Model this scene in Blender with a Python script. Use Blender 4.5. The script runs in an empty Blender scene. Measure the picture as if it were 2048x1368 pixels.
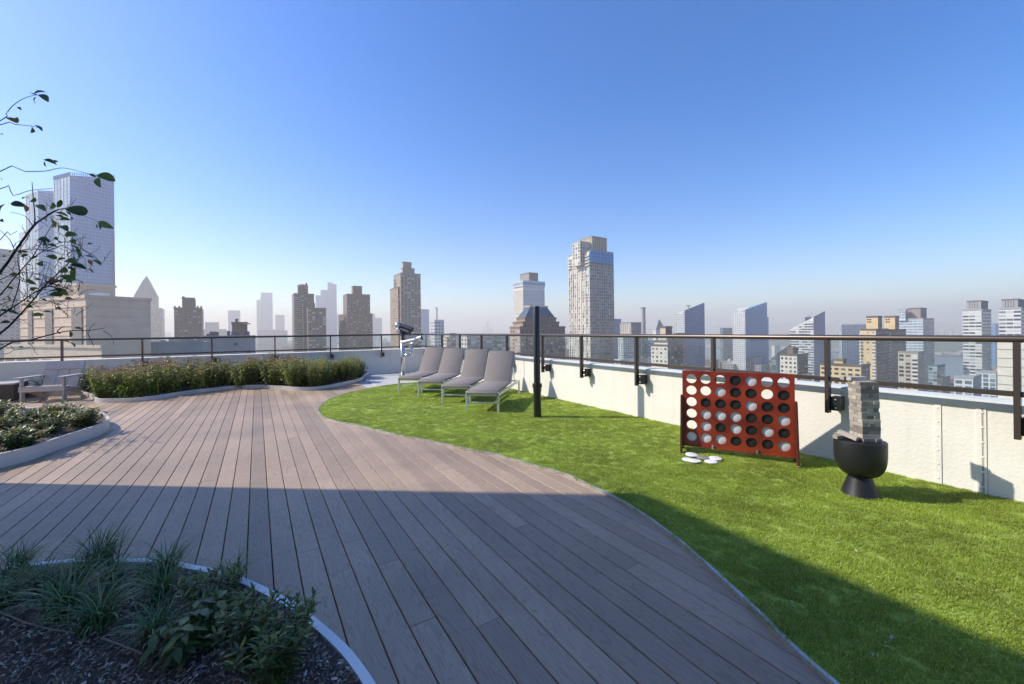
import bpy, math, random
import numpy as np
from mathutils import Vector, Matrix
R = math.radians
random.seed(7)
scene = bpy.context.scene
COL = scene.collection

# ------------------------------------------------------------------ camera, sky, sun, exposure
F, H, ROLL, CX, CY = 800.0, 1.55, 0.0115, 1024.0, 660.0
cam = bpy.data.cameras.new('camera'); cam.lens = 36.0 * F / 2048; cam.sensor_width = 36
cam.shift_y = -(684 - CY) / 2048.0; cam.clip_start = 0.05; cam.clip_end = 90000
camo = bpy.data.objects.new('camera', cam); COL.objects.link(camo)
camo.location = (0, 0, H); camo.rotation_euler = (R(90), ROLL, 0); scene.camera = camo

SUN_DIR = Vector((-1.0, 0.075, 0)).normalized(); SUN_EL = R(39)
sun_az = math.atan2(SUN_DIR.x, SUN_DIR.y)
world = bpy.data.worlds.new('World'); scene.world = world; world.use_nodes = True
wn = world.node_tree.nodes
sky = wn.new('ShaderNodeTexSky'); sky.sky_type = 'NISHITA'; sky.sun_disc = False
sky.sun_elevation = SUN_EL; sky.sun_rotation = sun_az
sky.air_density = 1.0; sky.dust_density = 0.6; sky.ozone_density = 3.0; sky.altitude = 50
hs_ = wn.new('ShaderNodeHueSaturation'); hs_.inputs['Hue'].default_value = 0.51; hs_.inputs['Saturation'].default_value = 1.46
world.node_tree.links.new(sky.outputs[0], hs_.inputs['Color']); world.node_tree.links.new(hs_.outputs[0], wn['Background'].inputs[0])
wn['Background'].inputs[1].default_value = 0.132
sl = bpy.data.lights.new('sun', 'SUN'); sl.energy = 3.4; sl.angle = R(0.55); sl.color = (1.0, 0.93, 0.80)
so = bpy.data.objects.new('sun', sl); COL.objects.link(so); so.location = (-20, 2, 30)
sv = Vector((SUN_DIR.x * math.cos(SUN_EL), SUN_DIR.y * math.cos(SUN_EL), math.sin(SUN_EL)))
so.rotation_euler = sv.to_track_quat('Z', 'Y').to_euler()
vs = scene.view_settings; vs.view_transform = 'Standard'; vs.look = 'None'; vs.gamma = 1; vs.exposure = 0.8; vs.use_curve_mapping = False
scene.render.engine = 'CYCLES'
cy = scene.cycles
cy.use_denoising = True; cy.max_bounces = 8; cy.diffuse_bounces = 4; cy.glossy_bounces = 3
cy.transparent_max_bounces = 24; cy.transmission_bounces = 4; cy.volume_bounces = 3; cy.volume_max_steps = 64
cy.caustics_reflective = False; cy.caustics_refractive = False
HAZE = 3.5e-4

# ------------------------------------------------------------------ photo pixel -> place in the world
def unr(px, py):
    u, v = px - CX, py - CY
    return u - ROLL * v, v + ROLL * u
def G(px, py, z=0.0):
    u, v = unr(px, py); Y = F * (H - z) / v
    return Vector((u * Y / F, Y, z))
def at(px, py, Y):
    u, v = unr(px, py)
    return Vector((u * Y / F, Y, H - v * Y / F))

# ------------------------------------------------------------------ materials
MATS = {}
def pmat(name, col, rough=0.6, metal=0.0, var=0.0, scale=8.0, bump=0.0, bscale=60.0, spec=0.5, coat=0.0, rnd=0.0, tint=None):
    if name in MATS: return MATS[name]
    m = bpy.data.materials.new(name); m.use_nodes = True
    nt = m.node_tree; n = nt.nodes; L = nt.links; b = n['Principled BSDF']
    b.inputs['Base Color'].default_value = (*col, 1); b.inputs['Roughness'].default_value = rough
    b.inputs['Metallic'].default_value = metal; b.inputs['Specular IOR Level'].default_value = spec
    b.inputs['Coat Weight'].default_value = coat
    tc = n.new('ShaderNodeTexCoord')
    last = None
    if var > 0:
        no = n.new('ShaderNodeTexNoise'); no.inputs['Scale'].default_value = scale; no.inputs['Detail'].default_value = 5
        L.new(tc.outputs['Object'], no.inputs['Vector'])
        mr = n.new('ShaderNodeMapRange'); mr.inputs[1].default_value = 0.25; mr.inputs[2].default_value = 0.75
        mr.inputs[3].default_value = 1 - var; mr.inputs[4].default_value = 1 + var
        L.new(no.outputs['Fac'], mr.inputs[0])
        hs = n.new('ShaderNodeHueSaturation'); hs.inputs['Color'].default_value = (*col, 1)
        L.new(mr.outputs[0], hs.inputs['Value']); last = hs
        L.new(hs.outputs[0], b.inputs['Base Color'])
    if rnd > 0:
        oi = n.new('ShaderNodeObjectInfo')
        m2 = n.new('ShaderNodeMapRange'); m2.inputs[3].default_value = 1 - rnd; m2.inputs[4].default_value = 1 + rnd
        L.new(oi.outputs['Random'], m2.inputs[0])
        h2 = n.new('ShaderNodeHueSaturation'); h2.inputs['Color'].default_value = (*col, 1)
        L.new(m2.outputs[0], h2.inputs['Value'])
        if last: L.new(last.outputs[0], h2.inputs['Color'])
        L.new(h2.outputs[0], b.inputs['Base Color'])
    if bump > 0:
        nb = n.new('ShaderNodeTexNoise'); nb.inputs['Scale'].default_value = bscale; nb.inputs['Detail'].default_value = 6
        L.new(tc.outputs['Object'], nb.inputs['Vector'])
        bp = n.new('ShaderNodeBump'); bp.inputs['Strength'].default_value = bump; bp.inputs['Distance'].default_value = 0.01
        L.new(nb.outputs['Fac'], bp.inputs['Height']); L.new(bp.outputs[0], b.inputs['Normal'])
    MATS[name] = m
    return m

def attr_mat(name, stops, rough=0.6, metal=0.0, transl=0.0, spec=0.5, rnd=0.0):
    """colour picked per face from the 'tint' attribute"""
    if name in MATS: return MATS[name]
    m = bpy.data.materials.new(name); m.use_nodes = True
    nt = m.node_tree; n = nt.nodes; L = nt.links; b = n['Principled BSDF']
    a = n.new('ShaderNodeAttribute'); a.attribute_name = 'tint'
    cr = n.new('ShaderNodeValToRGB'); e = cr.color_ramp.elements
    while len(e) > 1: e.remove(e[0])
    e[0].position = stops[0][0]; e[0].color = (*stops[0][1], 1)
    for p, c in stops[1:]:
        k = e.new(p); k.color = (*c, 1)
    L.new(a.outputs['Fac'], cr.inputs[0])
    src = cr.outputs[0]
    if rnd:
        oi = n.new('ShaderNodeObjectInfo'); m2 = n.new('ShaderNodeMapRange'); m2.inputs[3].default_value = 1 - rnd; m2.inputs[4].default_value = 1 + rnd
        L.new(oi.outputs['Random'], m2.inputs[0]); h2 = n.new('ShaderNodeHueSaturation')
        L.new(m2.outputs[0], h2.inputs['Value']); L.new(src, h2.inputs['Color']); src = h2.outputs[0]
    L.new(src, b.inputs['Base Color'])
    b.inputs['Roughness'].default_value = rough; b.inputs['Metallic'].default_value = metal
    b.inputs['Specular IOR Level'].default_value = spec
    if name in ('window_blue', 'window_navy'): b.inputs['Specular IOR Level'].default_value = .3
    if transl:
        t = n.new('ShaderNodeBsdfTranslucent'); L.new(src, t.inputs['Color'])
        mx = n.new('ShaderNodeMixShader'); mx.inputs[0].default_value = transl
        L.new(b.outputs[0], mx.inputs[1]); L.new(t.outputs[0], mx.inputs[2])
        L.new(mx.outputs[0], n['Material Output'].inputs['Surface'])
    MATS[name] = m
    return m

def glass_mat(name, tint=(0.93, 0.96, 0.96), fac=0.9, ior=1.5):
    if name in MATS: return MATS[name]
    m = bpy.data.materials.new(name); m.use_nodes = True
    nt = m.node_tree; n = nt.nodes; L = nt.links; n.remove(n['Principled BSDF'])
    t = n.new('ShaderNodeBsdfTransparent'); t.inputs[0].default_value = (*tint, 1)
    g = n.new('ShaderNodeBsdfGlossy'); g.inputs['Roughness'].default_value = 0.02; g.inputs[0].default_value = (0.9, 0.9, 0.9, 1)
    fr = n.new('ShaderNodeFresnel'); fr.inputs[0].default_value = ior
    mx = n.new('ShaderNodeMixShader'); ge = n.new('ShaderNodeNewGeometry'); iv = n.new('ShaderNodeMath'); iv.operation = 'SUBTRACT'; iv.inputs[0].default_value = 1; L.new(ge.outputs['Backfacing'], iv.inputs[1])
    mu = n.new('ShaderNodeMath'); mu.operation = 'MULTIPLY'; L.new(fr.outputs[0], mu.inputs[0]); L.new(iv.outputs[0], mu.inputs[1]); L.new(mu.outputs[0], mx.inputs[0]); L.new(t.outputs[0], mx.inputs[1]); L.new(g.outputs[0], mx.inputs[2])
    d = n.new('ShaderNodeBsdfDiffuse'); d.inputs[0].default_value = (0.75, 0.8, 0.82, 1)
    no = n.new('ShaderNodeTexNoise'); no.inputs['Scale'].default_value = 3; no.inputs['Detail'].default_value = 6
    tc = n.new('ShaderNodeTexCoord'); L.new(tc.outputs['Object'], no.inputs['Vector'])
    mr = n.new('ShaderNodeMapRange'); mr.inputs[1].default_value = .35; mr.inputs[2].default_value = .8; mr.inputs[3].default_value = 0.0; mr.inputs[4].default_value = 0.04
    L.new(no.outputs[0], mr.inputs[0])
    m2 = n.new('ShaderNodeMixShader'); L.new(mr.outputs[0], m2.inputs[0]); L.new(mx.outputs[0], m2.inputs[1]); L.new(d.outputs[0], m2.inputs[2])
    L.new(m2.outputs[0], n['Material Output'].inputs['Surface'])
    MATS[name] = m
    return m

# ------------------------------------------------------------------ mesh and tagging helpers
def tag(o, label=None, cat=None, group=None, kind=None):
    if label: o['label'] = label
    if cat: o['category'] = cat
    if group: o['group'] = group
    if kind: o['kind'] = kind
    return o
def empty(name, loc, label, cat, group=None, rz=0.0):
    o = bpy.data.objects.new(name, None); COL.objects.link(o); o.location = loc; o.rotation_euler = (0, 0, rz)
    o.empty_display_size = 0.2
    return tag(o, label, cat, group)
def place(name, me, parent=None, loc=(0, 0, 0), rot=(0, 0, 0), scale=None):
    o = bpy.data.objects.new(name, me); COL.objects.link(o)
    if parent: o.parent = parent
    o.location = loc; o.rotation_euler = rot
    if scale: o.scale = scale
    return o
class MB:
    def __init__(s): s.v = []; s.f = []; s.m = []; s.t = []; s.mi = 0; s.tint = 0.5
    def face(s, pts, mi=None, tint=None):
        i = len(s.v); s.v.extend([tuple(p) for p in pts]); s.f.append(tuple(range(i, i + len(pts))))
        s.m.append(s.mi if mi is None else mi); s.t.append(s.tint if tint is None else tint)
    def raw(s, vs, fs, tint=None, mi=None):
        i = len(s.v); s.v.extend([tuple(p) for p in vs])
        for f in fs:
            s.f.append(tuple(i + k for k in f)); s.m.append(s.mi if mi is None else mi); s.t.append(s.tint if tint is None else tint)
    def box(s, x0, x1, y0, y1, z0, z1, M=None, **k):
        vs = [Vector(p) for p in ((x0, y0, z0), (x1, y0, z0), (x1, y1, z0), (x0, y1, z0), (x0, y0, z1), (x1, y0, z1), (x1, y1, z1), (x0, y1, z1))]
        if M is not None: vs = [M @ p for p in vs]
        s.raw(vs, [(0, 3, 2, 1), (4, 5, 6, 7), (0, 1, 5, 4), (1, 2, 6, 5), (2, 3, 7, 6), (3, 0, 4, 7)], **k)
    def bbox(s, x0, x1, y0, y1, z0, z1, b=0.003, M=None, **k):
        """box with all edges chamfered"""
        vs = []; idx = {}
        for sx in (0, 1):
            for sy in (0, 1):
                for sz in (0, 1):
                    c = [(x0, x1)[sx], (y0, y1)[sy], (z0, z1)[sz]]; d = [(b, -b)[sx], (b, -b)[sy], (b, -b)[sz]]
                    for ax in range(3):
                        p = [c[i] + (0 if i == ax else d[i]) for i in range(3)]
                        idx[(sx, sy, sz, ax)] = len(vs); vs.append(Vector(p) if M is None else M @ Vector(p))
        fs = []
        def add(q):
            a = Vector(vs[q[0]]); n = (Vector(vs[q[1]]) - a).cross(Vector(vs[q[2]]) - a)
            c = sum((Vector(v) for v in vs), Vector()) / len(vs); m_ = sum((Vector(vs[i]) for i in q), Vector()) / len(q)
            fs.append(q if n.dot(m_ - c) > 0 else q[::-1])
        for ax in range(3):
            o1, o2 = [i for i in range(3) if i != ax]
            for sd in (0, 1):
                q = []
                for a, b_ in ((0, 0), (1, 0), (1, 1), (0, 1)):
                    k_ = [0, 0, 0]; k_[ax] = sd; k_[o1] = a; k_[o2] = b_; q.append(idx[(*k_, ax)])
                add(tuple(q))
            for a in (0, 1):
                for b_ in (0, 1):
                    k0 = [0, 0, 0]; k0[o1] = a; k0[o2] = b_; k1 = list(k0); k1[ax] = 1
                    add((idx[(*k0, o1)], idx[(*k0, o2)], idx[(*k1, o2)], idx[(*k1, o1)]))
        for sx in (0, 1):
            for sy in (0, 1):
                for sz in (0, 1): add(tuple(idx[(sx, sy, sz, a)] for a in range(3)))
        s.raw(vs, fs, **k)
    def prism(s, poly, z0, z1, M=None, **k):
        n = len(poly); vs = [Vector((p[0], p[1], z0)) for p in poly] + [Vector((p[0], p[1], z1)) for p in poly]
        if M is not None: vs = [M @ p for p in vs]
        fs = [tuple(range(n))[::-1], tuple(range(n, 2 * n))] + [(i, (i + 1) % n, n + (i + 1) % n, n + i) for i in range(n)]
        s.raw(vs, fs, **k)
    def tube(s, pts, rad, seg=8, caps=True, **k):
        pts = [Vector(p) for p in pts]; n = len(pts)
        if not hasattr(rad, '__len__'): rad = [rad] * n
        vs = []
        for i, p in enumerate(pts):
            d = (pts[min(i + 1, n - 1)] - pts[max(i - 1, 0)]).normalized()
            up = Vector((0, 0, 1)) if abs(d.z) < 0.95 else Vector((1, 0, 0))
            a = d.cross(up).normalized(); b = a.cross(d)
            for j in range(seg):
                t = 2 * math.pi * j / seg; vs.append(p + (a * math.cos(t) + b * math.sin(t)) * rad[i])
        fs = [(i * seg + j, i * seg + (j + 1) % seg, (i + 1) * seg + (j + 1) % seg, (i + 1) * seg + j) for i in range(n - 1) for j in range(seg)]
        if caps: fs += [tuple(range(seg))[::-1], tuple(range((n - 1) * seg, n * seg))]
        s.raw(vs, fs, **k)
    def lathe(s, prof, seg=32, c=(0, 0), **k):
        vs = [Vector((c[0] + r * math.cos(2 * math.pi * j / seg), c[1] + r * math.sin(2 * math.pi * j / seg), z)) for r, z in prof for j in range(seg)]
        n = len(prof)
        fs = [(i * seg + j, i * seg + (j + 1) % seg, (i + 1) * seg + (j + 1) % seg, (i + 1) * seg + j) for i in range(n - 1) for j in range(seg)]
        fs += [tuple(range(seg))[::-1], tuple(range((n - 1) * seg, n * seg))]
        s.raw(vs, fs, **k)
    def mesh(s, name, mats, smooth=False, angle=None):
        me = bpy.data.meshes.new(name); me.from_pydata(s.v, [], s.f)
        if not isinstance(mats, (list, tuple)): mats = [mats]
        for m in mats: me.materials.append(m)
        if len(mats) > 1: me.polygons.foreach_set('material_index', s.m)
        a = me.attributes.new('tint', 'FLOAT', 'FACE'); a.data.foreach_set('value', s.t)
        if smooth or angle:
            me.polygons.foreach_set('use_smooth', [True] * len(s.f))
        me.update()
        if angle: me.set_sharp_from_angle(angle=R(angle))
        return me
    def build(s, name, mats, parent=None, smooth=False, angle=None, loc=(0, 0, 0), rot=(0, 0, 0)):
        return place(name, s.mesh(name, mats, smooth, angle), parent, loc, rot)
def catmull(pts, n=6, closed=False):
    out = []; P = [Vector(p) for p in pts]; N = len(P)
    rng = N if closed else N - 1
    for i in range(rng):
        p0 = P[(i - 1) % N] if closed or i > 0 else P[0]; p1 = P[i]; p2 = P[(i + 1) % N]; p3 = P[(i + 2) % N] if closed or i + 2 < N else P[-1]
        for j in range(n):
            t = j / n
            out.append(0.5 * ((2 * p1) + (p2 - p0) * t + (2 * p0 - 5 * p1 + 4 * p2 - p3) * t * t + (3 * p1 - p0 - 3 * p2 + p3) * t ** 3))
    if not closed: out.append(P[-1])
    return out
def inside(poly, x, y):
    c = False; n = len(poly); j = n - 1
    for i in range(n):
        if (poly[i][1] > y) != (poly[j][1] > y) and x < (poly[j][0] - poly[i][0]) * (y - poly[i][1]) / (poly[j][1] - poly[i][1]) + poly[i][0]: c = not c
        j = i
    return c
def ribbon(mb, pts, w, z0, z1, **k):
    """upright strip following a line on the ground, w thick"""
    n = len(pts); L_, R_ = [], []
    for i, p in enumerate(pts):
        d = (pts[min(i + 1, n - 1)] - pts[max(i - 1, 0)]); d.z = 0; d.normalize(); nn = Vector((-d.y, d.x, 0))
        L_.append(p + nn * w / 2); R_.append(p - nn * w / 2)
    vs = []
    for a, b in zip(L_, R_):
        vs += [(a.x, a.y, z0), (b.x, b.y, z0), (b.x, b.y, z1), (a.x, a.y, z1)]
    fs = []
    for i in range(n - 1):
        o = i * 4; q = o + 4
        fs += [(o + 3, o + 2, q + 2, q + 3), (o, o + 3, q + 3, q), (o + 2, o + 1, q + 1, q + 2), (o + 1, o, q, q + 1)]
    fs += [(0, 1, 2, 3), (4 * n - 1, 4 * n - 2, 4 * n - 3, 4 * n - 4)]
    mb.raw(vs, fs, **k)
def sheet(name, poly, z, mat, kind='structure', label=None, parent=None):
    mb = MB(); vs = [(p[0], p[1], z) for p in poly]
    A = sum(poly[i][0] * poly[(i + 1) % len(poly)][1] - poly[(i + 1) % len(poly)][0] * poly[i][1] for i in range(len(poly)))
    if A < 0: vs = vs[::-1]
    mb.raw(vs, [tuple(range(len(vs)))])
    o = mb.build(name, mat, parent); tag(o, label, None, None, kind); return o

# deck direction: boards and the long wall run towards the vanishing point at u = -505
DD = Vector((-510, 800, 0)).normalized(); DN = Vector((DD.y, -DD.x, 0))      # along, across (to the right)

# ------------------------------------------------------------------ far setting: land, river, far shore
ZG = -130.0
def shore(u, Y): return Vector((u * Y / F, Y, 0))
near_a = shore(880, 760); far_a = shore(862, 1690)
SD = Vector((-0.53, 0.848, 0)); SN = Vector((SD.y, -SD.x, 0))
sheet('city_ground', [near_a + SD * 26000, near_a - SD * 16000, near_a - SD * 16000 - SN * 30000, near_a + SD * 26000 - SN * 30000], ZG + 2.5,
      pmat('city_ground', (0.16, 0.16, 0.15), 0.9, var=0.4, scale=0.012), label='grey city ground far below the roof terrace')
def water_mat():
    m = pmat('river_water', (0.02, 0.045, 0.06), 0.22, bump=0.6, bscale=0.06, spec=0.5)
    return m
sheet('river', [Vector((-32000, -32000, 0)), Vector((32000, -32000, 0)), Vector((32000, 32000, 0)), Vector((-32000, 32000, 0))], ZG, water_mat(), label='wide blue river beyond the towers')
sheet('far_shore_ground', [far_a + SD * 26000, far_a - SD * 16000, far_a - SD * 16000 + SN * 22000, far_a + SD * 26000 + SN * 22000], ZG + 3,
      pmat('far_ground', (0.09, 0.11, 0.07), 0.9, var=0.4, scale=0.01), label='flat land on the far bank of the river')
def ridge(name, off, s0, s1, h, wid, label, seed):
    rr = random.Random(seed); mb = MB(); n = 150; rows = 6; vs = []
    hs = [h * (0.8 + 0.2 * math.sin(i * 0.11 + seed) + rr.uniform(-.06, .06)) for i in range(n + 1)]
    for i in range(n + 1):
        s = s0 + (s1 - s0) * i / n
        for j in range(rows + 1):
            t = j / rows; p = far_a + SD * s + SN * (off + wid * t)
            vs.append((p.x, p.y, ZG + 2 + hs[i] * math.sin(math.pi * min(1, t * 1.0)) ** 0.6 * (1 + rr.uniform(-.05, .05))))
    fs = [(i * (rows + 1) + j, (i + 1) * (rows + 1) + j, (i + 1) * (rows + 1) + j + 1, i * (rows + 1) + j + 1) for i in range(n) for j in range(rows)]
    mb.raw(vs, fs); o = mb.build(name, pmat('wooded_ridge', (0.05, 0.07, 0.035), 0.95, var=0.5, scale=0.02), smooth=True)
    tag(o, label, None, None, 'structure')
ridge('hill_ridge', 130, -5000, 16000, 76, 900, 'long wooded ridge along the far bank of the river', 3)
ridge('distant_hills', 5200, -9000, 24000, 190, 2500, 'faint blue hills on the horizon behind the far bank', 8)

# ------------------------------------------------------------------ city towers
YAW = 32.0
def win_mat(kind):
    S = {
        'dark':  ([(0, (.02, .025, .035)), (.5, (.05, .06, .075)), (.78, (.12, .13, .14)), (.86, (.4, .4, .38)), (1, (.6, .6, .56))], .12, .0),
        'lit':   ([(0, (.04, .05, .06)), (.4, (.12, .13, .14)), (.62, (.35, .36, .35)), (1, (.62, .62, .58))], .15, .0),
        'blue':  ([(0, (.018, .14, .33)), (.5, (.025, .16, .37)), (1, (.045, .19, .41))], .16, .3),
        'navy':  ([(0, (.05, .10, .25)), (.6, (.065, .13, .30)), (1, (.10, .18, .36))], .14, .4),
        'teal':  ([(0, (.05, .10, .12)), (.5, (.10, .17, .19)), (.8, (.22, .30, .32)), (1, (.55, .6, .6))], .12, .35),
        'pale':  ([(0, (.26, .32, .38)), (.6, (.36, .43, .48)), (1, (.50, .56, .60))], .2, .35),
        'grey':  ([(0, (.08, .10, .13)), (.6, (.16, .19, .23)), (1, (.38, .42, .46))], .15, .3),
    }[kind]
    return attr_mat('window_' + kind, S[0], S[1], S[2])
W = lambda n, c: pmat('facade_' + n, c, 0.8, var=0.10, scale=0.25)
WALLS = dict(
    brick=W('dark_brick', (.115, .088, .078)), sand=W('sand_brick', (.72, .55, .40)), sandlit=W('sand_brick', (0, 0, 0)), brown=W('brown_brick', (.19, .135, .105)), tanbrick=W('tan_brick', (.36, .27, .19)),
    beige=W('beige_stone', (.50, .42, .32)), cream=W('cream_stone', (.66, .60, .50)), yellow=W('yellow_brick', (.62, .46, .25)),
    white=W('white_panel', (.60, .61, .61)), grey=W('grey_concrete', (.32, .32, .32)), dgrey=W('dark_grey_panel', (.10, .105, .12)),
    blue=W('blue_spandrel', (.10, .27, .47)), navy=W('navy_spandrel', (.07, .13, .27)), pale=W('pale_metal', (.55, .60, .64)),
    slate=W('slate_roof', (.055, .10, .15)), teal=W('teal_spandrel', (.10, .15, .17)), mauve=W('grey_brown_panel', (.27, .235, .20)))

class Tower:
    """a city block building: near corner at photo column c, depth Y; left face recedes left, right face recedes right"""
    def __init__(s, name, label, Y, yaw=YAW, cat='skyscraper', group=None):
        s.Y = Y; s.a = Vector((-math.sin(R(yaw)), math.cos(R(yaw)), 0)); s.b = Vector((math.cos(R(yaw)), math.sin(R(yaw)), 0)); s.yaw = yaw
        s.root = empty(name, (0, 0, 0), label, cat, group); s.placed = False
        s.rr = random.Random(sum(map(ord, label)))
    def solve(s, l, c, r, py, Y=None, depth=None):
        Y = Y or s.Y; cc = at(c, py, Y); X = cc.x
        ca, sa = math.cos(R(s.yaw)), math.sin(R(s.yaw))
        ul = unr(l, py)[0]; ur = unr(r, py)[0]
        dl = (ul * ca + F * sa)
        sl_ = (F * X - ul * Y) / dl if l < c and abs(dl) > 1 else (depth or 22.0)
        if sl_ <= 0 or sl_ > 400: sl_ = depth or 22.0
        tr = (ur * Y - F * X) / (F * ca - ur * sa) if r > c else (depth or 22.0)
        return Vector((cc.x, cc.y, 0)), sl_, tr, cc.z
    def block(s, l, c, r, top, wall='brick', win='dark', fl=3.2, bay=3.6, ww=.45, wh=.5, zb=None, L=True, Rr=True, bot=None,
              slant=None, Y=None, par=1.2, band=None, balc=None, balc_n=999, wl=None, winl=None, lww=None, lwh=None, name='wall', piers=None, depth=None, toprow=0.0, skip=0.0, bcol='white'):
        C, sl_, tr, zt = s.solve(l, c, r, top, Y, depth)
        if not s.placed:
            s.root.location = (C.x, C.y, ZG); s.placed = True
        O = Vector((C.x, C.y, 0)) - Vector(s.root.location); O.z = 0; dz = -ZG
        z0 = ZG if bot is None else at(c, bot, Y or s.Y).z
        if zb is not None: z0 = zb
        P = [O, O + s.b * tr, O + s.b * tr + s.a * sl_, O + s.a * sl_]
        zs = [zt] * 4
        if slant:      # slant: pixel heights of the top at l, c, r
            for i, (x_, y_, q) in enumerate(((c, slant[1], 0), (r, slant[2], 1), (l, slant[0], 3))):
                Yq = (Vector(s.root.location) + P[q]).y
                zs[q] = at(x_, y_, Yq).z
            zs[2] = max(zs[1] + zs[3] - zs[0], z0 + 3)
        mb = MB()
        vs = [(p.x, p.y, z0 + dz) for p in P] + [(p.x, p.y, z + dz) for p, z in zip(P, zs)]
        wr = WALLS[wall]; wlm = WALLS[wl or wall]  # many towers put sun and shade into these: lighter left wall, darker right
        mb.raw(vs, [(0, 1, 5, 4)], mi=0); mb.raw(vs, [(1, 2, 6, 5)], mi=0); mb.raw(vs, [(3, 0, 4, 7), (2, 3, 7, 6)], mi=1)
        mb.raw(vs, [(4, 5, 6, 7), (0, 3, 2, 1)], mi=0)
        if band:     # proud horizontal belts every band metres
            z = zt - band
            while z > max(z0, -s.Y * .2):
                o = .16
                q = [P[0] - s.a * o - s.b * o, P[1] - s.a * o + s.b * .01, P[1] + s.a * .01, P[0], P[3], P[3] - s.b * o]
                mb.raw([(p.x, p.y, z + dz) for p in q] + [(p.x, p.y, z + dz + band * .05) for p in q],
                       [(0, 1, 7, 6), (5, 0, 6, 11), (1, 2, 8, 7), (3, 4, 10, 9), (6, 7, 8, 9), (6, 9, 10, 11), (0, 3, 2, 1), (0, 5, 4, 3)], mi=0)
                z -= band
        # parapet rim on the flat roof
        if not slant and par:
            for q in ((P[0] - s.a * .3 - s.b * .3, P[1] - s.a * .3 + s.b * .3, P[1] + s.a * .6 + s.b * .3, P[0] + s.a * .6 - s.b * .3),
                      (P[0] + s.a * .61 - s.b * .3, P[0] + s.a * .61 + s.b * .6, P[3] + s.b * .6, P[3] - s.b * .3)):
                mb.raw([(p.x, p.y, zt + dz - .4) for p in q] + [(p.x, p.y, zt + dz + par) for p in q],
                       [(0, 1, 5, 4), (1, 2, 6, 5), (2, 3, 7, 6), (3, 0, 4, 7), (4, 5, 6, 7), (0, 3, 2, 1)], mi=0)
        mb.build(name, [wr, wlm], s.root)
        zmin = max(z0, H - (Y or s.Y) * .21)
        wb = MB(); n_w = 0
        faces = []
        if Rr and win: faces.append((P[0], s.b, tr, -s.a, zs[0], zs[1], 0, ww, wh))
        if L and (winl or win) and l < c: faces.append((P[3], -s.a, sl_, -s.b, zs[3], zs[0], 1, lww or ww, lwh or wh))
        if l >= c and Rr and win: faces.append((P[1], s.a, sl_, s.b, zs[1], zs[2], 0, ww, wh))
        for (o, d, ln, nn, za, zb_, mi, w_, h_) in faces:
            m = max(1, round(ln / bay)); bw = ln / m; k = int((max(za, zb_) - 1.0 - toprow - zmin) / fl)
            for j in range(k):
                zc = max(za, zb_) - 1.0 - toprow - (j + .5) * fl
                for i in range(m):
                    x0 = (i + .5 - w_ / 2) * bw; x1 = (i + .5 + w_ / 2) * bw
                    lim = min(za + (zb_ - za) * x0 / ln, za + (zb_ - za) * x1 / ln) - .3
                    if zc + fl * h_ / 2 > lim: continue
                    if skip and s.rr.random() < skip: continue
                    p0 = o + d * x0 + nn * .15; p1 = o + d * x1 + nn * .15
                    wb.face([(p0.x, p0.y, zc - fl * h_ / 2 + dz), (p1.x, p1.y, zc - fl * h_ / 2 + dz), (p1.x, p1.y, zc + fl * h_ / 2 + dz), (p0.x, p0.y, zc + fl * h_ / 2 + dz)], mi=mi, tint=s.rr.random())
                    n_w += 1
        if n_w:
            o_ = wb.build('windows', [win_mat(win or winl), win_mat(winl or win)], s.root); o_['kind'] = 'stuff'
        if piers:
            pb = MB()
            for (o, d, ln, nn, side) in ((P[0], s.b, tr, -s.a, 'R'), (P[3], -s.a, sl_, -s.b, 'L')):
                if side not in piers[0]: continue
                m = max(1, round(ln / piers[1])); bw = ln / m
                for i in range(m + 1):
                    c0 = o + d * min(max(i * bw, .5), ln - .5)
                    q = [c0 - d * .5, c0 + d * .5, c0 + d * .5 + nn * .5, c0 - d * .5 + nn * .5]
                    zt_ = (zs[0] if side == 'R' else zs[0])
                    pb.raw([(p.x, p.y, zmin + dz) for p in q] + [(p.x, p.y, zt_ + dz) for p in q],
                           [(0, 1, 5, 4), (1, 2, 6, 5), (2, 3, 7, 6), (3, 0, 4, 7), (4, 5, 6, 7)])
            pb.build('pier', WALLS[piers[2]], s.root)['kind'] = 'stuff'
        if balc:     # (side, from, to) fractions along a face
            bb = MB()
            for side, f0, f1 in balc:
                o, d, ln, nn = (P[0], s.b, tr, -s.a) if side == 'R' else (P[3], -s.a, sl_, -s.b)
                k = min(balc_n, int((zt - 2 - zmin) / fl))
                for j in range(k):
                    z = zt - 2 - (j + 1) * fl
                    q = [o + d * ln * f0, o + d * ln * f1, o + d * ln * f1 + nn * 1.8, o + d * ln * f0 + nn * 1.8]
                    bb.raw([(p.x, p.y, z + dz) for p in q] + [(p.x, p.y, z + dz + 1.0) for p in q], [(0, 1, 5, 4), (1, 2, 6, 5), (2, 3, 7, 6), (3, 0, 4, 7), (4, 5, 6, 7), (0, 3, 2, 1)])
            bb.build('balcony', WALLS[bcol], s.root)['kind'] = 'stuff'
        return P, zs, sl_, tr
    def roofbits(s, P, z, n=5, mat='dgrey', big=1.0):
        mb = MB(); ax = P[1] - P[0]; ay = P[3] - P[0]
        for _ in range(n):
            u, v = s.rr.uniform(.1, .85), s.rr.uniform(.1, .85); c = P[0] + ax * u + ay * v; w = s.rr.uniform(1, 3) * big; h = s.rr.uniform(1.2, 4) * big
            mb.box(c.x - w / 2, c.x + w / 2, c.y - w / 2, c.y + w / 2, z - ZG - .1, z - ZG + h)
        mb.build('roof_equipment', WALLS[mat], s.root)['kind'] = 'stuff'
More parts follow.
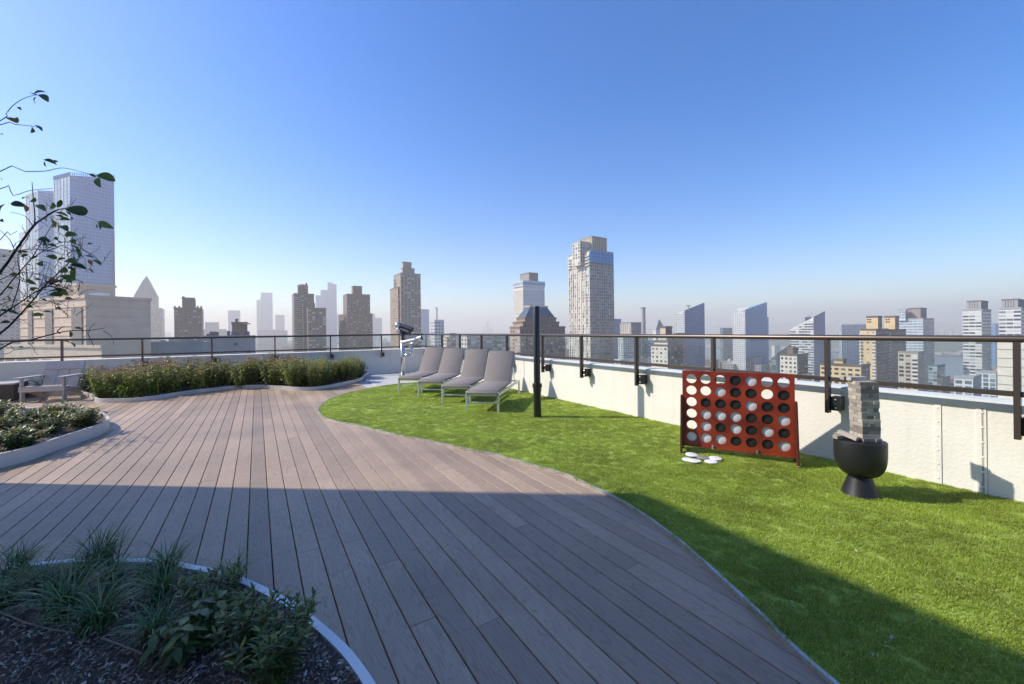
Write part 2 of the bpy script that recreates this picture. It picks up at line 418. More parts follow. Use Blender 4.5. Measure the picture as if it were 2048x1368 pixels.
    def tank(s, px, ptop, pbot, Y, wpx, cone=True):
        p = at(px, pbot, Y); t = at(px, ptop, Y); r = wpx / 2 * Y / F; q = p - Vector(s.root.location)
        mb = MB(); h = t.z - p.z
        mb.lathe([(r, q.z), (r, q.z + h * .7), (r * (.05 if cone else .8), q.z + h)], 12, (q.x, q.y)); mb.build('water_tank', WALLS['brown'], s.root)

def simple(name, label, Y, l, c, r, top, wall, win, cat='skyscraper', group=None, **k):
    t = Tower(name, label, Y, k.pop('yaw', YAW), cat, group); res = t.block(l, c, r, top, wall, win, **k); return t, res

# --- left group
LY = 66.0
t = Tower('glass_tower', 'tallest blue glass tower at the left, behind the beige windowless building', 480, LY)
Pq = t.block(108, 140, 228, 351, 'blue', 'blue', fl=4.2, bay=3.0, ww=.93, wh=.86, wl='pale', winl='pale', lww=.72, lwh=.9, slant=(359, 351, 356), piers=('L', 9, 'pale'))
mb = MB(); P, zs, sl_, tr = Pq
for (o, d, ln, nn, za, zb_) in ((P[0], t.b, tr, -t.a, zs[0], zs[1]), (P[3], -t.a, sl_, -t.b, zs[3], zs[0])):
    for i in range(22):
        f = i / 21; c0 = o + d * ln * f + nn * .4; z1 = za + (zb_ - za) * f - ZG
        mb.box(c0.x - .25, c0.x + .25, c0.y - .25, c0.y + .25, z1 - 1, z1 + 3.9)
    for q in (1.7, 3.7):
        mb.tube([(*(o + nn * .4).xy, za - ZG + q), (*(o + d * ln + nn * .4).xy, zb_ - ZG + q)], .18, 4)
mb.build('crown_lattice', WALLS['blue'], t.root)['kind'] = 'stuff'
mb = MB()
q = P[0] + t.b * tr * .93 - t.a * .2; q2 = P[0] + t.b * tr * .985 - t.a * .2; zz = at(224, 445, t.Y).z - ZG
mb.face([(q.x, q.y, 20), (q2.x, q2.y, 20), (q2.x, q2.y, zz), (q.x, q.y, zz)]); mb.build('dark_glass_strip', WALLS['navy'], t.root)
t = Tower('glass_tower', 'narrower blue glass tower seen through branches left of its taller twin', 560, LY)
t.block(52, 76, 112, 382, 'blue', 'blue', fl=4.2, bay=3.0, ww=.93, wh=.86, wl='pale', winl='pale', lww=.72, lwh=.9, slant=(390, 381, 382), piers=('L', 9, 'pale'))
simple('white_tower', 'pale white slab tower behind the branches beside the narrower glass twin', 640, 38, 50, 70, 464, 'white', 'pale', yaw=LY, fl=4, bay=4)
t, (P, zs, a_, b_) = simple('office_tower', 'grey blue office tower with pale window rows at the left picture edge', 420, -60, -20, 40, 497, 'grey', 'grey', yaw=LY, fl=4, bay=4.0, ww=.7, wh=.45)

t = Tower('beige_building', 'beige windowless brick building with floor bands and dark recesses, seen over the left railing', 110, LY, cat='building')
P, zs, sl_, tr = t.block(40, 171, 301, 593, 'sand', None, band=2.68, wl='sandlit', par=.5)
for f0, f1 in ((.04, .18), (.46, .57), (.78, .85)):      # dark slabs painted as recess shade on the sunny face (0 = near corner)
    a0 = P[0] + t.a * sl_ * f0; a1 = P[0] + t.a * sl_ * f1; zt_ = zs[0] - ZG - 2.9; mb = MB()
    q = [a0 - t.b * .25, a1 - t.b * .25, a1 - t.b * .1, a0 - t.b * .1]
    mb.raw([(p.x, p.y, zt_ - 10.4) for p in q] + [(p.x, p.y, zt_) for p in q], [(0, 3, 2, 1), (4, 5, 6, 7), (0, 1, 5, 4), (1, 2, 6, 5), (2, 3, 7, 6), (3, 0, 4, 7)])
    mb.build('recess_shade', WALLS['mauve'], t.root)
t.block(147, 155, 230, 568, 'sand', None, bot=600, Y=116, wl='sand', par=.3, name='penthouse')
t.block(112, 115, 149, 571, 'sand', None, bot=606, Y=124, wl='beige', par=.3, name='stair_tower')
t.block(8, 203, 206, 693, 'sand', 'dark', Y=97, par=.3, name='podium', bay=8, fl=5, ww=.7, wh=.4, toprow=1.2, wl='sand')
mb = MB(); zq = zs[0] - ZG
c0 = P[0] + t.b * tr * .35 + t.a * 6; mb.box(c0.x - 2, c0.x + 2, c0.y - 1, c0.y + 1, zq, zq + 1.6); mb.build('roof_vent', WALLS['pale'], t.root)

t = Tower('pyramid_tower', 'pale stone tower with a steep blue grey pyramid roof, right of the beige building', 1150, 36)
t.block(266, 266, 324, 616, 'mauve', 'lit', fl=4.4, bay=6, ww=.35, wh=.55, depth=66)
Pp, zp, s_, b_ = t.block(266, 268, 313, 593, 'mauve', 'lit', fl=4.4, bay=6, ww=.35, wh=.55, depth=52, bot=640)
def pyramid(t, P, z0, apy, Y, mat, mid=None, over=1.04, nm='pyramid_roof'):
    c = sum(P, Vector()) / 4; loc = Vector(t.root.location); z0 = z0 - ZG; z1 = at(1024, apy, Y).z - ZG + ROLL * (c.x + loc.x - 0) * 0
    z1 = H - (unr(CX + F * (c.x + loc.x) / (c.y + loc.y), apy)[1]) * (c.y + loc.y) / F - ZG
    mb = MB(); rs = [[c + (p - c) * over for p in P]]; zs_ = [z0]
    if mid: rs.append([c + (p - c) * mid[0] for p in P]); zs_.append(z0 + (z1 - z0) * mid[1])
    vs = [(p.x, p.y, z) for r, z in zip(rs, zs_) for p in r] + [(c.x, c.y, z1)]; fs = []
    for i in range(len(rs) - 1): fs += [(i * 4 + k, i * 4 + (k + 1) % 4, i * 4 + 4 + (k + 1) % 4, i * 4 + 4 + k) for k in range(4)]
    o = (len(rs) - 1) * 4; fs += [(o + k, o + (k + 1) % 4, len(vs) - 1) for k in range(4)] + [(3, 2, 1, 0)]
    mb.raw(vs, fs); mb.build(nm, WALLS[mat], t.root)
pyramid(t, Pp, zp[0], 551, 1150, 'slate', (.36, .70))
simple('apartment_tower', 'dark brick apartment tower with a square rooftop box, right of the pyramid roofed tower', 430, 348, 348, 403, 617, 'brick', 'dark', bay=4.2, fl=3.1, ww=.55, wh=.42, depth=18)[0].block(364, 364, 389, 597, 'brick', None, bot=625, Y=434, depth=10, name='penthouse')
t = [o for o in COL.objects if o.name.startswith('apartment_tower')][-1]
loc = t.location
for x in (349, 358, 395, 402):
    p = at(x, 617, 429) - loc; mb = MB(); mb.box(p.x - .6, p.x + .6, p.y - .2, p.y + 1, p.z - 1, p.z + 2.6); mb.build('roof_post', WALLS['brick'], t)
mb = MB(); p = at(367, 597, 436) - loc; mb.lathe([(1.2, p.z), (1.2, p.z + 2), (.2, p.z + 2.6)], 10, (p.x, p.y)); mb.build('water_tank', WALLS['brick'], t)
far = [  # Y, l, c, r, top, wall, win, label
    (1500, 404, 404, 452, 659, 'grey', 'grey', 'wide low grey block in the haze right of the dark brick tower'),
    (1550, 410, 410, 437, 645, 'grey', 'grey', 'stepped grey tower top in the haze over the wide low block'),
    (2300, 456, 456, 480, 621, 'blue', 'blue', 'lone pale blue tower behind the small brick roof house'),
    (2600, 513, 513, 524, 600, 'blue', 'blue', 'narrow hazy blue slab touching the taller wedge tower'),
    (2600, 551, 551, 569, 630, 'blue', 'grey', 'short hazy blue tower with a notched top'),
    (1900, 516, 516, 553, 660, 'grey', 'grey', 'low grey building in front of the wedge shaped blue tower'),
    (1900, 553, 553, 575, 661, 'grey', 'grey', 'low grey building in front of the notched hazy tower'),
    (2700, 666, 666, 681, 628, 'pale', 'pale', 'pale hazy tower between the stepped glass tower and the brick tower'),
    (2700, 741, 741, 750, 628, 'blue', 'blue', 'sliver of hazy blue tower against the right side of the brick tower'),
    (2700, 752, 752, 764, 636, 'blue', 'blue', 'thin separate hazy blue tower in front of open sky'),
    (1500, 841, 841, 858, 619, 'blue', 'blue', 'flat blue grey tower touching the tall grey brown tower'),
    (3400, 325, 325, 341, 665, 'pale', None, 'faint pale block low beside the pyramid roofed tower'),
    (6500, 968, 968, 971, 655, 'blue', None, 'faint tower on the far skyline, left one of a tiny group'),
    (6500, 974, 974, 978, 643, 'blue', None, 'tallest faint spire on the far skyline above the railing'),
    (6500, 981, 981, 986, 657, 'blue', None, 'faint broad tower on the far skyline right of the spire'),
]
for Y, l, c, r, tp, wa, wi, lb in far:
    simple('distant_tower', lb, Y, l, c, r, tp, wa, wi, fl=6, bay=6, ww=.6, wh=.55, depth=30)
t = Tower('wedge_tower', 'hazy blue tower with a slanting bright seam beside the narrow slab', 2600)
t.block(521, 521, 545, 585, 'blue', 'blue', fl=7, bay=7, ww=.8, wh=.7, depth=30)
mb = MB(); loc = t.root.location; p0 = at(522, 585, 2598) - loc; p1 = at(517, 662, 2598) - loc; mb.tube([p0, p1], 1.6, 4); mb.build('seam', WALLS['pale'], t.root)
t = Tower('stepped_glass_tower', 'hazy blue glass tower with a stepped and pointed top behind the dark brick tower', 2200)
t.block(632, 632, 644, 591, 'blue', 'blue', fl=6, bay=6, ww=.8, wh=.7, depth=30)
t.block(642, 642, 658, 580, 'blue', 'blue', fl=6, bay=6, ww=.8, wh=.7, depth=30, Y=2206)
t.block(656, 656, 673, 565, 'blue', 'blue', fl=6, bay=6, ww=.8, wh=.7, depth=30, Y=2212, slant=(564, 564, 569))
mb = MB(); loc = t.root.location; mb.tube([at(655, 566, 2210) - loc, at(668, 561, 2210) - loc], 1.2, 4); mb.build('crane_arm', WALLS['grey'], t.root)

t, (P, zs, a_, b_) = simple('brick_roof_house', 'small brown brick roof house with a black chimney just above the railing', 230, 464, 464, 494, 648, 'brown', None, cat='building', bot=690, depth=8)
mb = MB(); loc = t.root.location
p = at(471, 648, 231) - loc; mb.lathe([(.7, p.z), (.7, p.z + 2.6), (.9, p.z + 2.7), (.9, p.z + 3)], 10, (p.x, p.y + 1)); mb.build('chimney', WALLS['dgrey'], t.root)
mb = MB(); a1, a2, a3 = at(474, 648, 229.6) - loc, at(490, 648, 229.6) - loc, at(481, 644.5, 229.6) - loc
mb.raw([a1, a2, a3, a1 + Vector((0, 6, 0)), a2 + Vector((0, 6, 0)), a3 + Vector((0, 6, 0))], [(0, 1, 2), (5, 4, 3), (0, 2, 5, 3), (2, 1, 4, 5)]); mb.build('gable', WALLS['brown'], t.root)
t, (P, zs, a_, b_) = simple('roof_block', 'low grey roof block behind the left glass panels', 190, 403, 403, 510, 677, 'grey', 'grey', cat='building', bay=6, fl=4, ww=.3, wh=.4, depth=15, skip=.6)
t.roofbits(P, zs[0], 9, 'dgrey', .9)
t, (P, zs, a_, b_) = simple('roof_block', 'wide grey flat roof seen through the glass beside the beige building', 120, 204, 204, 405, 688, 'grey', None, cat='building', depth=20, par=.4)
t.roofbits(P, zs[0], 12, 'grey', .6)

# --- centre left brick towers
t = Tower('apartment_tower', 'tall dark brick tower with a domed rooftop tank and a lower right wing', 560)
t.block(584, 588, 628, 588, 'brick', 'dark', bay=4.2, fl=3.1, ww=.6, wh=.45, balc=[('R', 0, .35)], bcol='grey')
t.block(604, 606, 630, 606, 'brick', None, Y=552, par=.3)
t.block(584, 616, 652, 617, 'brick', 'dark', Y=536, bay=4.2, fl=3.1, ww=.7, wh=.5, Rr=True, L=False, depth=14)
t.block(595, 596, 616, 573, 'brick', None, bot=592, Y=566, name='penthouse')
t.tank(605, 568, 575, 570, 17, True); t.tank(613, 566, 578, 566, 4, False)
t = Tower('apartment_tower', 'brown brick tower with a single rooftop box and many small white windows', 560)
t.block(686, 694, 740, 589, 'brown', 'dark', bay=3.8, fl=2.9, ww=.5, wh=.42)
t.block(677, 694, 745, 628, 'brown', 'dark', bay=3.8, fl=2.9, ww=.5, wh=.42, Y=556)
t.block(703, 706, 724, 573, 'brown', None, bot=592, Y=568, name='penthouse')
t = Tower('apartment_tower', 'tall grey brown tower with a sunlit stepped left side, behind the viewing telescopes', 500)
t.block(787, 801, 841, 547, 'mauve', 'dark', bay=4.0, fl=3.0, ww=.5, wh=.48, wl='tanbrick', winl='lit', balc=[('L', 0, .3)], bcol='cream')
t.block(780, 796, 806, 575, 'brown', 'dark', bay=4.0, fl=3.0, wl='tanbrick', winl='lit', Y=503, ww=.5, wh=.4)
t.block(802, 805, 829, 537, 'mauve', None, bot=550, Y=506, wl='beige', name='penthouse')
t.block(803, 806, 823, 525, 'mauve', None, bot=540, Y=508, wl='beige', name='penthouse')
t, (P, zs, a_, b_) = simple('white_building', 'small white building with dark top windows just right of the telescopes', 620, 861, 869, 888, 641, 'white', 'navy', fl=5, bay=5, ww=.55, wh=.4, cat='building', wl='white')
t = empty('tower_crane', (0, 0, 0), 'thin white tower crane standing over the small white building', 'crane')
p = at(874, 641, 700); t.location = (p.x, p.y, p.z - 60); mb = MB(); q = at(875, 616, 700) - Vector(t.location)
mb.box(-.9, .9, -.9, .9, 0, q.z); mb.build('mast', WALLS['white'], t)
mb = MB(); mb.tube([(q.x, q.y, q.z - 4), (q.x - 3.5, q.y, q.z + 1)], .9, 4); mb.tube([(q.x - 4, q.y, q.z + 1), (q.x + 1, q.y, q.z + .5)], .6, 4); mb.build('jib', WALLS['white'], t)
# --- low blocks seen through the glass in the middle
for Y, l, c, r, tp, wa, wi, lb, nm in [
    (420, 886, 893, 903, 676, 'tanbrick', 'lit', 'pinkish brick low block behind the second short glass panel', 'low_building'),
    (520, 899, 903, 912, 668, 'dgrey', 'dark', 'narrow dark block rising behind the pinkish brick block', 'low_building'),
    (700, 908, 912, 922, 672, 'grey', 'pale', 'pale blue low block between the dark block and the beige block', 'low_building'),
    (330, 922, 934, 942, 673, 'grey', 'grey', 'beige sided low block left of the long ribbed building', 'low_building'),
    (380, 938, 940, 1024, 672, 'grey', 'teal', 'long grey building with pale horizontal ribs behind the glass panels', 'ribbed_building')]:
    simple(nm, lb, Y, l, c, r, tp, wa, wi, cat='building', fl=3.6, bay=6, ww=.92 if 'ribb' in nm else .5, wh=.6, wl='cream')
t = Tower('hotel_tower', 'white tower with a glass crown and grey rooftop box behind the stepped brown building', 640)
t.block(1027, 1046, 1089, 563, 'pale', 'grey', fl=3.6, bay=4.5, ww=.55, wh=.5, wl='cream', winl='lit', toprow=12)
t.block(1026, 1046, 1090, 562, 'pale', 'blue', fl=5, bay=3.2, ww=.9, wh=.85, bot=572, Y=637, wl='pale', winl='pale')
t.block(1040, 1058, 1076, 546, 'dgrey', None, bot=566, Y=650, wl='mauve', name='penthouse')
t = Tower('stepped_building', 'brown stepped apartment block with a dark sloping mansard roof behind the black pole', 300)
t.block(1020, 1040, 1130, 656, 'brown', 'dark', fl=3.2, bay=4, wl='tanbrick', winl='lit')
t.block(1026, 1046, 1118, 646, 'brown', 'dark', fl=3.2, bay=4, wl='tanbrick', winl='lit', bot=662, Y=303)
Pm, zm, s_, b_ = t.block(1033, 1050, 1112, 637, 'brown', 'dark', fl=3.2, bay=4, wl='tanbrick', winl='lit', bot=650, Y=306)
mb = MB(); loc = t.root.location; c0 = sum(Pm, Vector()) / 4; z0 = zm[0] - ZG; z1 = at(1070, 614, 310).z - ZG
vs = [(p.x, p.y, z0) for p in Pm] + [((c0 + (p - c0) * .56).x, (c0 + (p - c0) * .56).y, z1) for p in Pm]
mb.raw(vs, [(0, 1, 5, 4), (1, 2, 6, 5), (2, 3, 7, 6), (3, 0, 4, 7), (4, 5, 6, 7)]); mb.build('mansard_roof', WALLS['slate'], t.root)
mb = MB(); vs = [(c0 + (p - c0) * .60) for p in Pm]
mb.raw([(p.x, p.y, z1) for p in vs] + [(p.x, p.y, z1 + 1.3) for p in vs], [(0, 1, 5, 4), (1, 2, 6, 5), (2, 3, 7, 6), (3, 0, 4, 7), (4, 5, 6, 7), (0, 3, 2, 1)]); mb.build('roof_rim', WALLS['beige'], t.root)

t = Tower('residential_tower', 'tallest tower right of centre, cream sunlit left side and grey glass right side', 420)
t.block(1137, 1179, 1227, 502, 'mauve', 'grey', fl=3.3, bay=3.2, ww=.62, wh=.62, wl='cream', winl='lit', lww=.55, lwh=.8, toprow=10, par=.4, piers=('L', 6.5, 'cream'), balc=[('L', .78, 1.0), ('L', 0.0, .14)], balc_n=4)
t.block(1180, 1181, 1226, 501, 'blue', 'blue', bot=524, Y=417, fl=3.3, bay=4.5, ww=.85, wh=.8)
t.block(1145, 1160, 1180, 484, 'beige', 'lit', bot=530, Y=424, wl='cream', winl='lit', fl=3.3, bay=4, ww=.5, wh=.7)
t.block(1160, 1184, 1213, 474, 'mauve', None, bot=505, Y=430, wl='beige', name='penthouse', piers=('RL', 3, 'beige'))
for Y, l, c, r, tp, wa, wi, lb, nm, kw in [
    (760, 1224, 1226, 1242, 639, 'navy', 'navy', 'dark blue glass block tucked behind the tallest tower', 'glass_block', {}),
    (640, 1240, 1262, 1291, 646, 'dgrey', 'grey', 'dark box topped building below the round chimney', 'plant_building', dict(wl='cream')),
    (600, 1236, 1246, 1272, 671, 'white', 'teal', 'white ribbed building seen through glass left of a railing post', 'ribbed_building', {}),
    (330, 1229, 1240, 1272, 722, 'white', 'grey', 'low white building near the bottom of the glass below the tallest tower', 'low_building', {}),
    (560, 1282, 1284, 1296, 672, 'teal', 'teal', 'dark teal glass slab right of the first wide railing post', 'glass_block', {}),
    (450, 1296, 1303, 1312, 683, 'pale', 'pale', 'pale glass strip building beside the cream stepped tower', 'glass_block', {}),
    (620, 1347, 1352, 1372, 668, 'brick', 'dark', 'dark stepped brick mass behind the cream stepped tower', 'brick_building', {}),
    (900, 1440, 1446, 1465, 657, 'teal', 'teal', 'dark teal tower left of the tall wedge topped tower', 'glass_tower', {}),
    (1400, 1442, 1443, 1448, 656, 'tanbrick', None, 'tiny distant brick block standing on the horizon line', 'distant_building', {}),
    (700, 1500, 1506, 1524, 717, 'grey', 'grey', 'dark low building in front of the wedge topped tower', 'low_building', {}),
    (520, 1543, 1553, 1582, 705, 'teal', 'teal', 'teal glass building with a slanting roof beside the cream block', 'glass_building', dict(slant=(716, 708, 688))),
    (1300, 1543, 1549, 1561, 692, 'cream', None, 'pale block on the river bank left of the striped sail tower', 'distant_building', {}),
    (300, 1594, 1603, 1623, 752, 'cream', None, 'small cream roof house at the bottom of the glass', 'roof_house', {}),
    (760, 1678, 1682, 1738, 650, 'pale', 'teal', 'blue grey glass tower with a white column grid left of the yellow towers', 'glass_tower', dict(piers=('R', 12, 'white'))),
    (340, 1796, 1836, 1850, 706, 'mauve', 'dark', 'grey brown balconied block in front of the tall glass tower', 'brick_building', dict(wl='beige', balc=[('L', .7, 1)])),
    (640, 1900, 1905, 1925, 770, 'grey', 'grey', 'low grey riverside block near the bottom of the glass', 'low_building', {}),
    ]:
    kw = dict(kw); simple(nm, lb, Y, l, c, r, tp, wa, wi, cat='building', fl=3.4, bay=4.5, ww=.7, wh=.6, **kw)
t = empty('chimney_stack', (0, 0, 0), 'tall round concrete chimney rising above the railing right of centre', 'chimney')
p = at(1287, 660, 620); t.location = (p.x, p.y, ZG); mb = MB(); zt = at(1287, 617, 620).z - ZG; r_ = 3.1
mb.lathe([(r_ * 1.15, 0), (r_, zt)], 20); mb.build('shaft', WALLS['grey'], t, angle=40)
mb = MB(); mb.lathe([(r_ * 1.02, zt - .01), (r_ * 1.35, zt + .9), (r_ * 1.35, zt + 1.5)], 20); mb.build('rim', WALLS['dgrey'], t, angle=40)

t = Tower('pyramid_building', 'small white pyramid roof on a slim tower above the cream stepped block', 520)
Pw, zw, _, _ = t.block(1306, 1312, 1331, 659, 'white', None, zb=-60, par=0)
pyramid(t, Pw, zw[0], 638, 520, 'grey')
t = Tower('cream_building', 'cream stepped tower with rows of bright windows, dark right side, below the pyramid roof', 330)
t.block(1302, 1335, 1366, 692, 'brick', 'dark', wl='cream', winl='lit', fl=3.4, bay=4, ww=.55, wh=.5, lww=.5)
t.block(1308, 1335, 1356, 684, 'brick', None, wl='cream', Y=333, bot=700)
t.block(1316, 1333, 1350, 672, 'brick', 'dark', wl='beige', winl='lit', Y=338, bot=690, fl=3.4, bay=4)
t.block(1320, 1331, 1344, 655, 'brick', None, wl='beige', Y=342, bot=680)
t = Tower('glass_tower', 'blue glass tower with a rising slanted top and white left side', 640)
t.block(1351, 1369, 1409, 624, 'navy', 'navy', fl=3.6, bay=3.4, ww=.9, wh=.85, slant=(628, 621, 605), wl='white', winl='grey', lww=.55, lwh=.5)
mb = MB(); loc = t.root.location; a1 = at(1379, 612, 640) - loc; mb.box(a1.x - 3, a1.x + 3, a1.y + 3, a1.y + 6, a1.z, a1.z + 1.2); mb.box(a1.x - .5, a1.x + .5, a1.y + 3, a1.y + 5, a1.z - 6, a1.z); mb.build('roof_equipment', WALLS['grey'], t.root)
t = Tower('wedge_topped_tower', 'tower with white gridded left face and smooth blue wedge topped right face', 700)
t.block(1465, 1490, 1534, 620, 'blue', 'blue', fl=3.6, bay=3.6, ww=.95, wh=.9, slant=(627, 620, 604), wl='white', winl='grey', lww=.5, lwh=.45)
t.block(1476, 1496, 1500, 617, 'cream', None, bot=632, Y=715, wl='cream', name='penthouse')
simple('glass_block', 'thin blue slab just behind the right edge of the wedge topped tower', 760, 1533, 1534, 1537, 636, 'blue', None, cat='building')
t = Tower('sail_tower', 'striped tower with a sail shaped slope and a deep blue glass fin', 560)
t.block(1580, 1627, 1650, 634, 'navy', 'navy', fl=3.6, bay=3.6, ww=.9, wh=.85, slant=(659, 634, 622), wl='white', winl='dark', lww=.92, lwh=.52)
mb = MB(); loc = t.root.location; a1 = at(1617, 634, 575) - loc; mb.box(a1.x - 5, a1.x + 4, a1.y, a1.y + 5, a1.z - 6, a1.z); mb.tube([a1 + Vector((0, 0, 0)), a1 + Vector((5, 0, 6))], .5, 4); mb.build('roof_equipment', WALLS['grey'], t.root)
t = Tower('cream_building', 'cream block with small dark windows and brown roof box, left of wide railing post', 300)
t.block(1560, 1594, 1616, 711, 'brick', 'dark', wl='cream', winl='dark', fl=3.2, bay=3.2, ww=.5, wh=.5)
t.block(1574, 1586, 1596, 698, 'brown', None, wl='brown', bot=715, Y=306, name='penthouse')
# yellow brick pair
t = Tower('yellow_tower', 'yellow brick apartment towers with two matching rooftop boxes and dark right sides', 360)
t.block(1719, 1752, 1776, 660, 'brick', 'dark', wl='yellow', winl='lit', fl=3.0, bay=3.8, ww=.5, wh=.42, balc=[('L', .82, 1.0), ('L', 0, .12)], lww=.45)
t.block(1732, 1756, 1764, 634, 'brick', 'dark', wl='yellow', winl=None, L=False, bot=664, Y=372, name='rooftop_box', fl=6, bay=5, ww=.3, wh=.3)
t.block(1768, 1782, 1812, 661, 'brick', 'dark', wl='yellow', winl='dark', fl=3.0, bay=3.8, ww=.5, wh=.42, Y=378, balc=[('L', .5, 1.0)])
t.block(1768, 1790, 1798, 634, 'brick', 'dark', wl='yellow', winl=None, L=False, bot=664, Y=392, name='rooftop_box', fl=6, bay=5, ww=.3, wh=.3)
loc = t.root.location
for cx_, Yq in ((1738, 372), (1743, 372), (1775, 392), (1780, 392)):
    for py in (639, 644):
        a1 = at(cx_, py, Yq - 3) - loc; mb = MB(); mb.box(a1.x - .7, a1.x + .7, a1.y + 1, a1.y + 1.6, a1.z - .6, a1.z + .6); mb.build('window', WALLS['dgrey'], t.root)
t = Tower('yellow_building', 'lower yellow brick wing with wide window rows in front of the yellow towers', 260)
t.block(1640, 1722, 1740, 733, 'brick', 'dark', wl='yellow', winl='dark', fl=3.1, bay=3.6, ww=.6, wh=.42)
t.block(1668, 1686, 1692, 721, 'brown', None, wl='yellow', bot=736, Y=270, name='rooftop_box')
t = Tower('glass_tower', 'grey blue glass tower with a brown box on its roof, right of the yellow towers', 520)
t.block(1796, 1846, 1868, 638, 'grey', 'grey', fl=3.6, bay=4.5, ww=.94, wh=.7, wl='pale', winl='pale', lww=.92, lwh=.6)
t.block(1796, 1811, 1815, 620, 'grey', 'grey', wl='pale', winl='pale', bot=641, Y=532, fl=3.6, bay=4, ww=.9, wh=.7)
t.block(1815, 1841, 1853, 617, 'dgrey', None, wl='mauve', bot=637, Y=528, name='penthouse')
t = Tower('glass_building', 'short green glass building with a dark base beside the river', 430, cat='building')
t.block(1857, 1874, 1890, 733, 'teal', 'teal', fl=4, bay=4, ww=.92, wh=.85, wl='pale', winl='teal')
t.block(1874, 1884, 1900, 758, 'dgrey', 'dark', fl=4, bay=4, Y=424)
t = Tower('banded_tower', 'white banded riverside tower with a ribbed rooftop box, the left of two alike', 380)
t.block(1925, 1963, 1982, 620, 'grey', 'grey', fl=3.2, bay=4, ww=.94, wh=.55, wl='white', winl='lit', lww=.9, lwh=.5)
t.block(1933, 1962, 1976, 603, 'dgrey', None, wl='grey', bot=623, Y=385, name='penthouse', piers=('L', 1.5, 'grey'))
t = Tower('banded_tower', 'white banded riverside tower cut off by the right picture edge', 330)
t.block(1997, 2042, 2066, 617, 'grey', 'grey', fl=3.2, bay=4, ww=.94, wh=.55, wl='white', winl='lit', lww=.9, lwh=.5)
t.block(2003, 2036, 2056, 600, 'dgrey', None, wl='grey', bot=620, Y=335, name='penthouse', piers=('L', 1.5, 'grey'))
t = Tower('tan_building', 'tan blank walled building with dark floor joints behind the last railing post', 150, cat='building')
t.block(1994, 2060, 2100, 682, 'tanbrick', None, wl='cream', band=3.4, par=.4)
t = Tower('low_building', 'white low building with open balconies at the bottom of the last wide glass panel', 250, cat='building')
t.block(1908, 1946, 1962, 757, 'grey', 'dark', wl='white', winl='grey', fl=3.4, bay=4.2, ww=.7, wh=.6)
simple('glass_building', 'white framed glass block between the banded tower and the tan building', 300, 1951, 1992, 2004, 746, 'grey', 'grey', cat='building', wl='white', winl='teal', fl=3.2, bay=3, ww=.75, wh=.75)
simple('distant_tower', 'hazy blue block between the two white banded towers', 1100, 1982, 1990, 1998, 648, 'blue', 'blue', fl=5, bay=5)

# low city mass between the towers
def city_mass():
    rr = random.Random(5); mb = MB(); ca, sa = math.cos(R(YAW)), math.sin(R(YAW))
    for _ in range(6500):
        Y = 260 * (46 ** rr.random()); u = rr.uniform(-1250, 1150); x = u * Y / F
        d = (Vector((x, Y, 0)) - near_a).dot(SN)
        if d > -45: continue
        if u > 1010 and Y < 500: continue
        h = rr.choice((12, 16, 20, 26, 34, 48, 60)) * rr.uniform(.8, 1.2)
        if Y > 1300: h *= rr.uniform(1, 1.55)
        h = min(h, 130 - Y * .012 if Y < 6000 else 60)
        if Y < 1500 and u > 300: h = min(h, 75 if Y > 600 else 50)
        w, dp = rr.uniform(14, 34) * (1 + Y / 6000), rr.uniform(14, 34) * (1 + Y / 6000)
        M = Matrix.Translation((x, Y, 0)) @ Matrix.Rotation(R(YAW), 4, 'Z'); tn = rr.random()
        mb.box(-w / 2, w / 2, -dp / 2, dp / 2, ZG + 2, ZG + h, M, tint=tn, mi=0)
        if Y < 1500:
            for k in range(int(h / 4)):
                z = ZG + h - 2.6 - k * 4
                for sx, ln in ((0, w), (1, dp)):
                    m = max(1, int(ln / 5))
                    for i in range(m):
                        a0 = -ln / 2 + (i + .25) * ln / m; a1 = a0 + .5 * ln / m
                        q = ((a0, -dp / 2 - .15), (a1, -dp / 2 - .15)) if sx == 0 else ((-w / 2 - .15, a1), (-w / 2 - .15, a0))
                        mb.face([M @ Vector((q[0][0], q[0][1], z - .9)), M @ Vector((q[1][0], q[1][1], z - .9)), M @ Vector((q[1][0], q[1][1], z + .9)), M @ Vector((q[0][0], q[0][1], z + .9))], mi=1, tint=rr.random())
            M2 = M @ Matrix.Translation((rr.uniform(-w / 4, w / 4), rr.uniform(-dp / 4, dp / 4), 0))
            mb.box(-2.5, 2.5, -2.5, 2.5, ZG + h, ZG + h + 4, M2, tint=rr.random(), mi=0)
    m1 = attr_mat('low_city_walls', [(0, (.10, .08, .07)), (.25, (.24, .15, .11)), (.5, (.33, .29, .24)), (.75, (.5, .46, .4)), (1, (.25, .27, .3))], .85)
    o = mb.build('low_city_blocks', [m1, win_mat('dark')]); tag(o, 'mass of low city blocks filling the distance below the railing', None, None, 'stuff')
city_mass()
def shore_mass():
    rr = random.Random(9); mb = MB()
    for _ in range(1400):
        s = rr.uniform(-3000, 9000); o = rr.uniform(5, 260) if rr.random() < .6 else rr.uniform(900, 5000)
        c = far_a + SD * s + SN * o; w, d, h = rr.uniform(8, 50), rr.uniform(8, 30), rr.uniform(5, 16)
        if rr.random() < .05: h *= 2.6
        M = Matrix.Translation((c.x, c.y, 0)) @ Matrix.Rotation(R(YAW), 4, 'Z')
        mb.box(-w / 2, w / 2, -d / 2, d / 2, ZG + 2, ZG + 3 + h + (60 if o > 800 else 0), M, tint=.45 + .4 * rr.random())
    o = mb.build('far_bank_buildings', attr_mat('low_city_walls', [], .8)); tag(o, 'strip of pale low buildings along the far river bank', None, None, 'stuff')
shore_mass()

